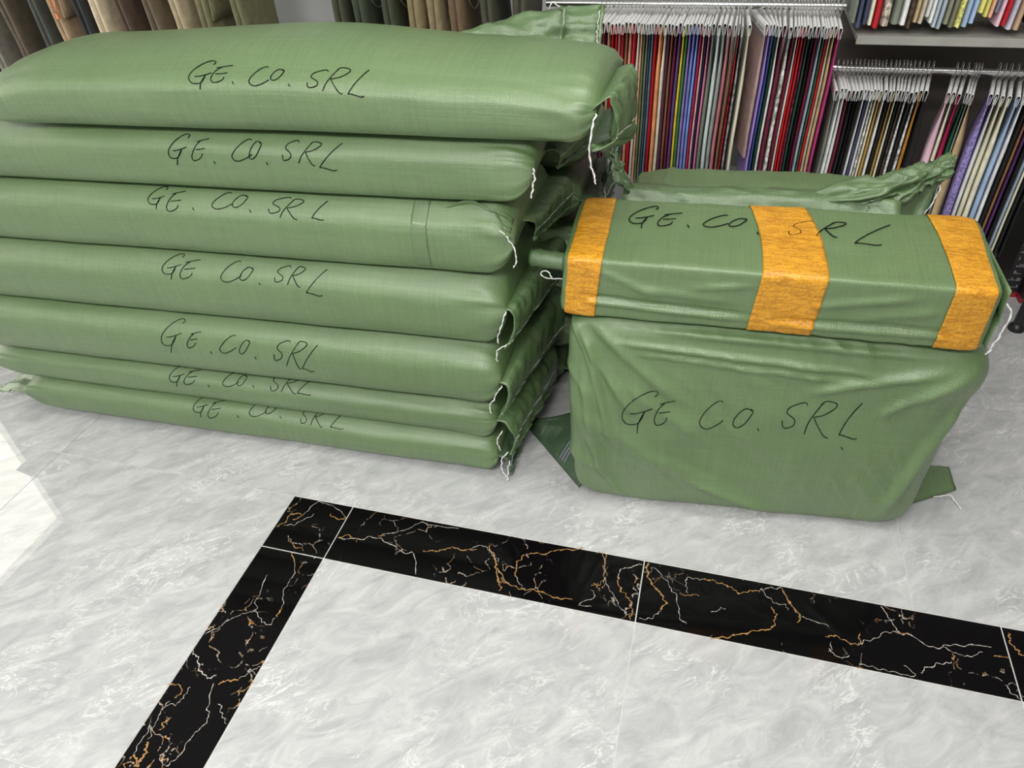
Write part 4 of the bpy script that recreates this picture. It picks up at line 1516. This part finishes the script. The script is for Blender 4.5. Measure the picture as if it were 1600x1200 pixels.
for i, ((px, cn, kd, th), lab) in enumerate(zip(SHELF, labs)):
    # these bottoms were measured near the shelf; hang them straight down from the rail above
    x = SX[i]
    ln = 1.50 - 0.928 - random.uniform(0, 0.018)
    if px in (1533, 1541, 1549, 1556, 1607):
        ln -= 0.03
    if px in (1450, 1457):
        ln -= 0.015
    swatch(x, 1.50, PAL[cn], kd, math.radians(-1), ln, lab, 'fabric swatches hanging over the metal shelf', 500 + i * 2.3, SG[i], fringe=0.015 if kd == 'fuzzy' else 0)

# ------------------------------------------------------------------ trousers
M_SEAM = plain('pale_topstitching', (0.32, 0.31, 0.24), 0.8)


def trousers(px, col, label, kind='plain', extras=(), w=0.13, th=0.046, yaw=0.0, group='trousers on the left rail', py=15):
    x = at(px + (-22 if px < 450 else -16), py, 1.37).x
    loc = Vector((x, YR, 1.62))
    t = thing('trousers', loc, label, 'trousers', group)
    m = cloth_mat(col, kind)
    mb = MB()
    pts = [(0, math.sin(a) * 0.0137, math.cos(a) * 0.0137) for a in [-PI * 0.62 + k * PI * 1.5 / 9 for k in range(10)]]
    mb.tube(pts + [(0, 0.004, -0.02), (0, 0, -0.06)], 0.0018, 5)
    mb.tube([(0, -0.10, -0.07), (0, 0, -0.058), (0, 0.10, -0.07)], 0.004, 6)
    rot_mb(mb, yaw, loc)
    mb.build('hanger', M_WIRE, t)
    for k, dx in ((0, -0.0125), (1, 0.0125)):
        rows = []
        for i in range(26):
            q = i / 25
            z = lerp(-0.09, -1.06, q)
            hy = lerp(w, w * 0.82, q) * (1 + 0.05 * nz(px * 0.31 + k, q * 6))
            tt = th * 0.5 * (0.55 + 0.3 * sstep(q * 4)) * (1 + 0.25 * nz(px * 0.17, q * 5, k))
            row = []
            for j in range(30):
                a = 2 * PI * j / 30
                c, s_ = math.cos(a), math.sin(a)
                fold = 0.006 * nz(px * 0.7 + k * 3, c * 2.2, q * 9) + 0.004 * nz(px * 0.7, c * 5 + q * 4, q * 16)
                row.append((dx + (tt + fold) * math.copysign(abs(s_) ** 0.8, s_) + 0.012 * nz(px, q * 3), hy * math.copysign(abs(c) ** 0.6, c) + 0.02 * q, z))
            rows.append(row)
        mb = MB()
        mb.grid(rows, closed=True)
        mb.cap(rows[0][::-1])
        mb.cap(rows[-1])
        rot_mb(mb, yaw, loc)
        leg = mb.build('trouser_leg', m, t)
        if k == 1:
            for e in extras:
                mb = MB()
                if e == 'pocket':
                    P = []
                    for i in range(9):
                        P.append([(dx + th * 0.5 + 0.006 + 0.004 * math.sin(j), lerp(-0.11, 0.10, i / 8), -0.60 - 0.035 * j + 0.004 * nz(i, px)) for j in range(4)])
                    mb.grid(P)
                    rot_mb(mb, yaw, loc)
                    o = mb.build('pocket_flap', m, t)
                    sd = o.modifiers.new('thickness', 'SOLIDIFY')
                    sd.thickness = 0.006
                elif e == 'toggle':
                    mb.tube([(dx + th * 0.3, -w - 0.004, -0.60), (dx + th * 0.4, -w - 0.006, -0.65), (dx + th * 0.5, -w, -0.69), (dx + th * 0.55, -w + 0.008, -0.65), (dx + th * 0.5, -w + 0.01, -0.60)], 0.003, 6)
                    mb.tube([(dx + th * 0.5, -w, -0.685), (dx + th * 0.5, -w, -0.705)], 0.007, 8)
                    rot_mb(mb, yaw, loc)
                    mb.build('cord_toggle', M_ORANGE, t)['label'] = 'orange cord end'
                elif e == 'stitch':
                    mb.tube([(dx + th * 0.5 + 0.012, lerp(-0.10, 0.06, i / 10), -0.62 - 0.05 * math.sin(i / 10 * PI)) for i in range(11)], 0.0018, 5)
                    rot_mb(mb, yaw, loc)
                    mb.build('topstitching', M_SEAM, t)
                elif e == 'loop':
                    mb.tube([(dx + th * 0.5 + 0.01, -0.08 + 0.02 * math.cos(a), -0.605 + 0.022 * math.sin(a)) for a in [k2 * PI / 8 for k2 in range(17)]], 0.003, 5)
                    rot_mb(mb, yaw, loc)
                    mb.build('drawcord', M_THREAD, t)['label'] = 'white cord loop'
                elif e == 'tag':
                    P = [[(dx + th * 0.5 + 0.016, -0.085 + 0.03 * i, -0.55), (dx + th * 0.5 + 0.016, -0.085 + 0.03 * i, -0.615)] for i in (0, 1)]
                    mb.grid(P)
                    rot_mb(mb, yaw, loc)
                    o = mb.build('swing_tag', M_CARD, t)
                    o['label'] = 'white swing tag'
                    sd = o.modifiers.new('thickness', 'SOLIDIFY')
                    sd.thickness = 0.001
    return t


trousers(-62, (0.07, 0.06, 0.04), 'dark olive trousers at the far left, cut by the edge')
trousers(-24, (0.17, 0.155, 0.13), 'taupe-grey trousers at the left edge of the picture')
trousers(22, (0.085, 0.065, 0.045), 'dark olive-brown trousers second in the row above the stack')
trousers(70, (0.045, 0.05, 0.042), 'dark green-black trousers left of the tan pair')
trousers(100, (0.33, 0.23, 0.145), 'tan cargo trousers with an orange cord toggle', extras=('pocket', 'toggle'))
trousers(139, (0.022, 0.023, 0.026), 'charcoal black trousers between tan and cream pairs')
trousers(166, (0.55, 0.46, 0.33), 'cream trousers beside the dark brown pair')
trousers(205, (0.085, 0.055, 0.038), 'dark brown trousers beside the cream pair')
trousers(250, (0.13, 0.10, 0.065), 'olive-brown trousers in the middle of the left row')
trousers(292, (0.40, 0.33, 0.22), 'light tan trousers behind the crumpled olive pair')
trousers(332, (0.17, 0.16, 0.085), 'crumpled olive green trousers with pocket', extras=('pocket',))
trousers(388, (0.15, 0.145, 0.075), 'olive trousers at the right end beside the bare wall')
G2 = 'trousers right of the bare wall'
trousers(540, (0.055, 0.06, 0.035), 'dark olive trousers at the left end beside the bare wall', group=G2)
trousers(572, (0.045, 0.058, 0.036), 'dark green jeans with pale topstitching near the bare wall', extras=('stitch',), group=G2)
trousers(618, (0.050, 0.058, 0.036), 'dark green trousers with a white cord loop', extras=('loop', 'stitch'), group=G2)
trousers(658, (0.24, 0.19, 0.10), 'khaki trousers between the green and brown pairs', group=G2)
trousers(690, (0.25, 0.20, 0.115), 'lighter khaki trousers beside the brown pair', group=G2)
trousers(724, (0.15, 0.10, 0.055), 'brown trousers with a white swing tag', extras=('tag', 'stitch'), group=G2)
trousers(775, (0.06, 0.062, 0.042), 'dark olive trousers with a pale loop above the crumpled tail', extras=('loop',), group=G2)
trousers(825, (0.065, 0.062, 0.045), 'black-olive trousers directly behind the crumpled tail', group=G2)

# ------------------------------------------------------------------ things at the lower right
t = thing('rack_stand', (2.11, 1.275, 0), 'black tubular stand leg with a round foot at the right edge', 'stand')
b = MB()
b.tube([(2.11, 1.275, 0.012), (2.11, 1.275, 1.0)], 0.0165, 16)
b.build('post', M_BLACK, t)
b = MB()
b.tube([(2.11, 1.275, 0.0), (2.11, 1.275, 0.006), (2.11, 1.275, 0.016), (2.11, 1.275, 0.026)], [0.025, 0.027, 0.025, 0.016], 20)
b.build('foot', M_BLACK, t)
b = MB()
b.tube([(2.11, 1.275, 0.99), (2.6, 1.275, 0.99)], 0.0165, 12)
b.build('cross_bar', M_BLACK, t)
for i, (x, y) in enumerate(((2.11, 1.50), (2.165, 1.46))):
    t = thing('printed_carton', (x, y, 0), ['black printed carton with a red base, the left one of two beside the stand', 'black printed carton with a red base, the right one nearer the stand'][i], 'carton', 'black printed cartons')
    b = MB()
    b.box(x, x + 0.05, y, y + 0.17, 0.02, 0.30)
    b.build('carton_body', M_BOX, t, smooth=False)
    b = MB()
    b.box(x - 0.001, x + 0.051, y - 0.001, y + 0.171, 0, 0.02)
    b.build('red_base', M_RED, t, smooth=False)
    b = MB()
    rnd = random.Random(i)
    for r_ in range(9):
        zz = 0.04 + r_ * 0.028
        xx = x + 0.004
        while xx < x + 0.042:
            w_ = rnd.uniform(0.002, 0.006)
            if rnd.random() > 0.25:
                b.box(xx, xx + w_, y - 0.0012, y + 0.001, zz, zz + rnd.choice((0.003, 0.005, 0.012)))
            xx += w_ + 0.0025
    b.build('print_marks', M_PRINT, t, smooth=False)
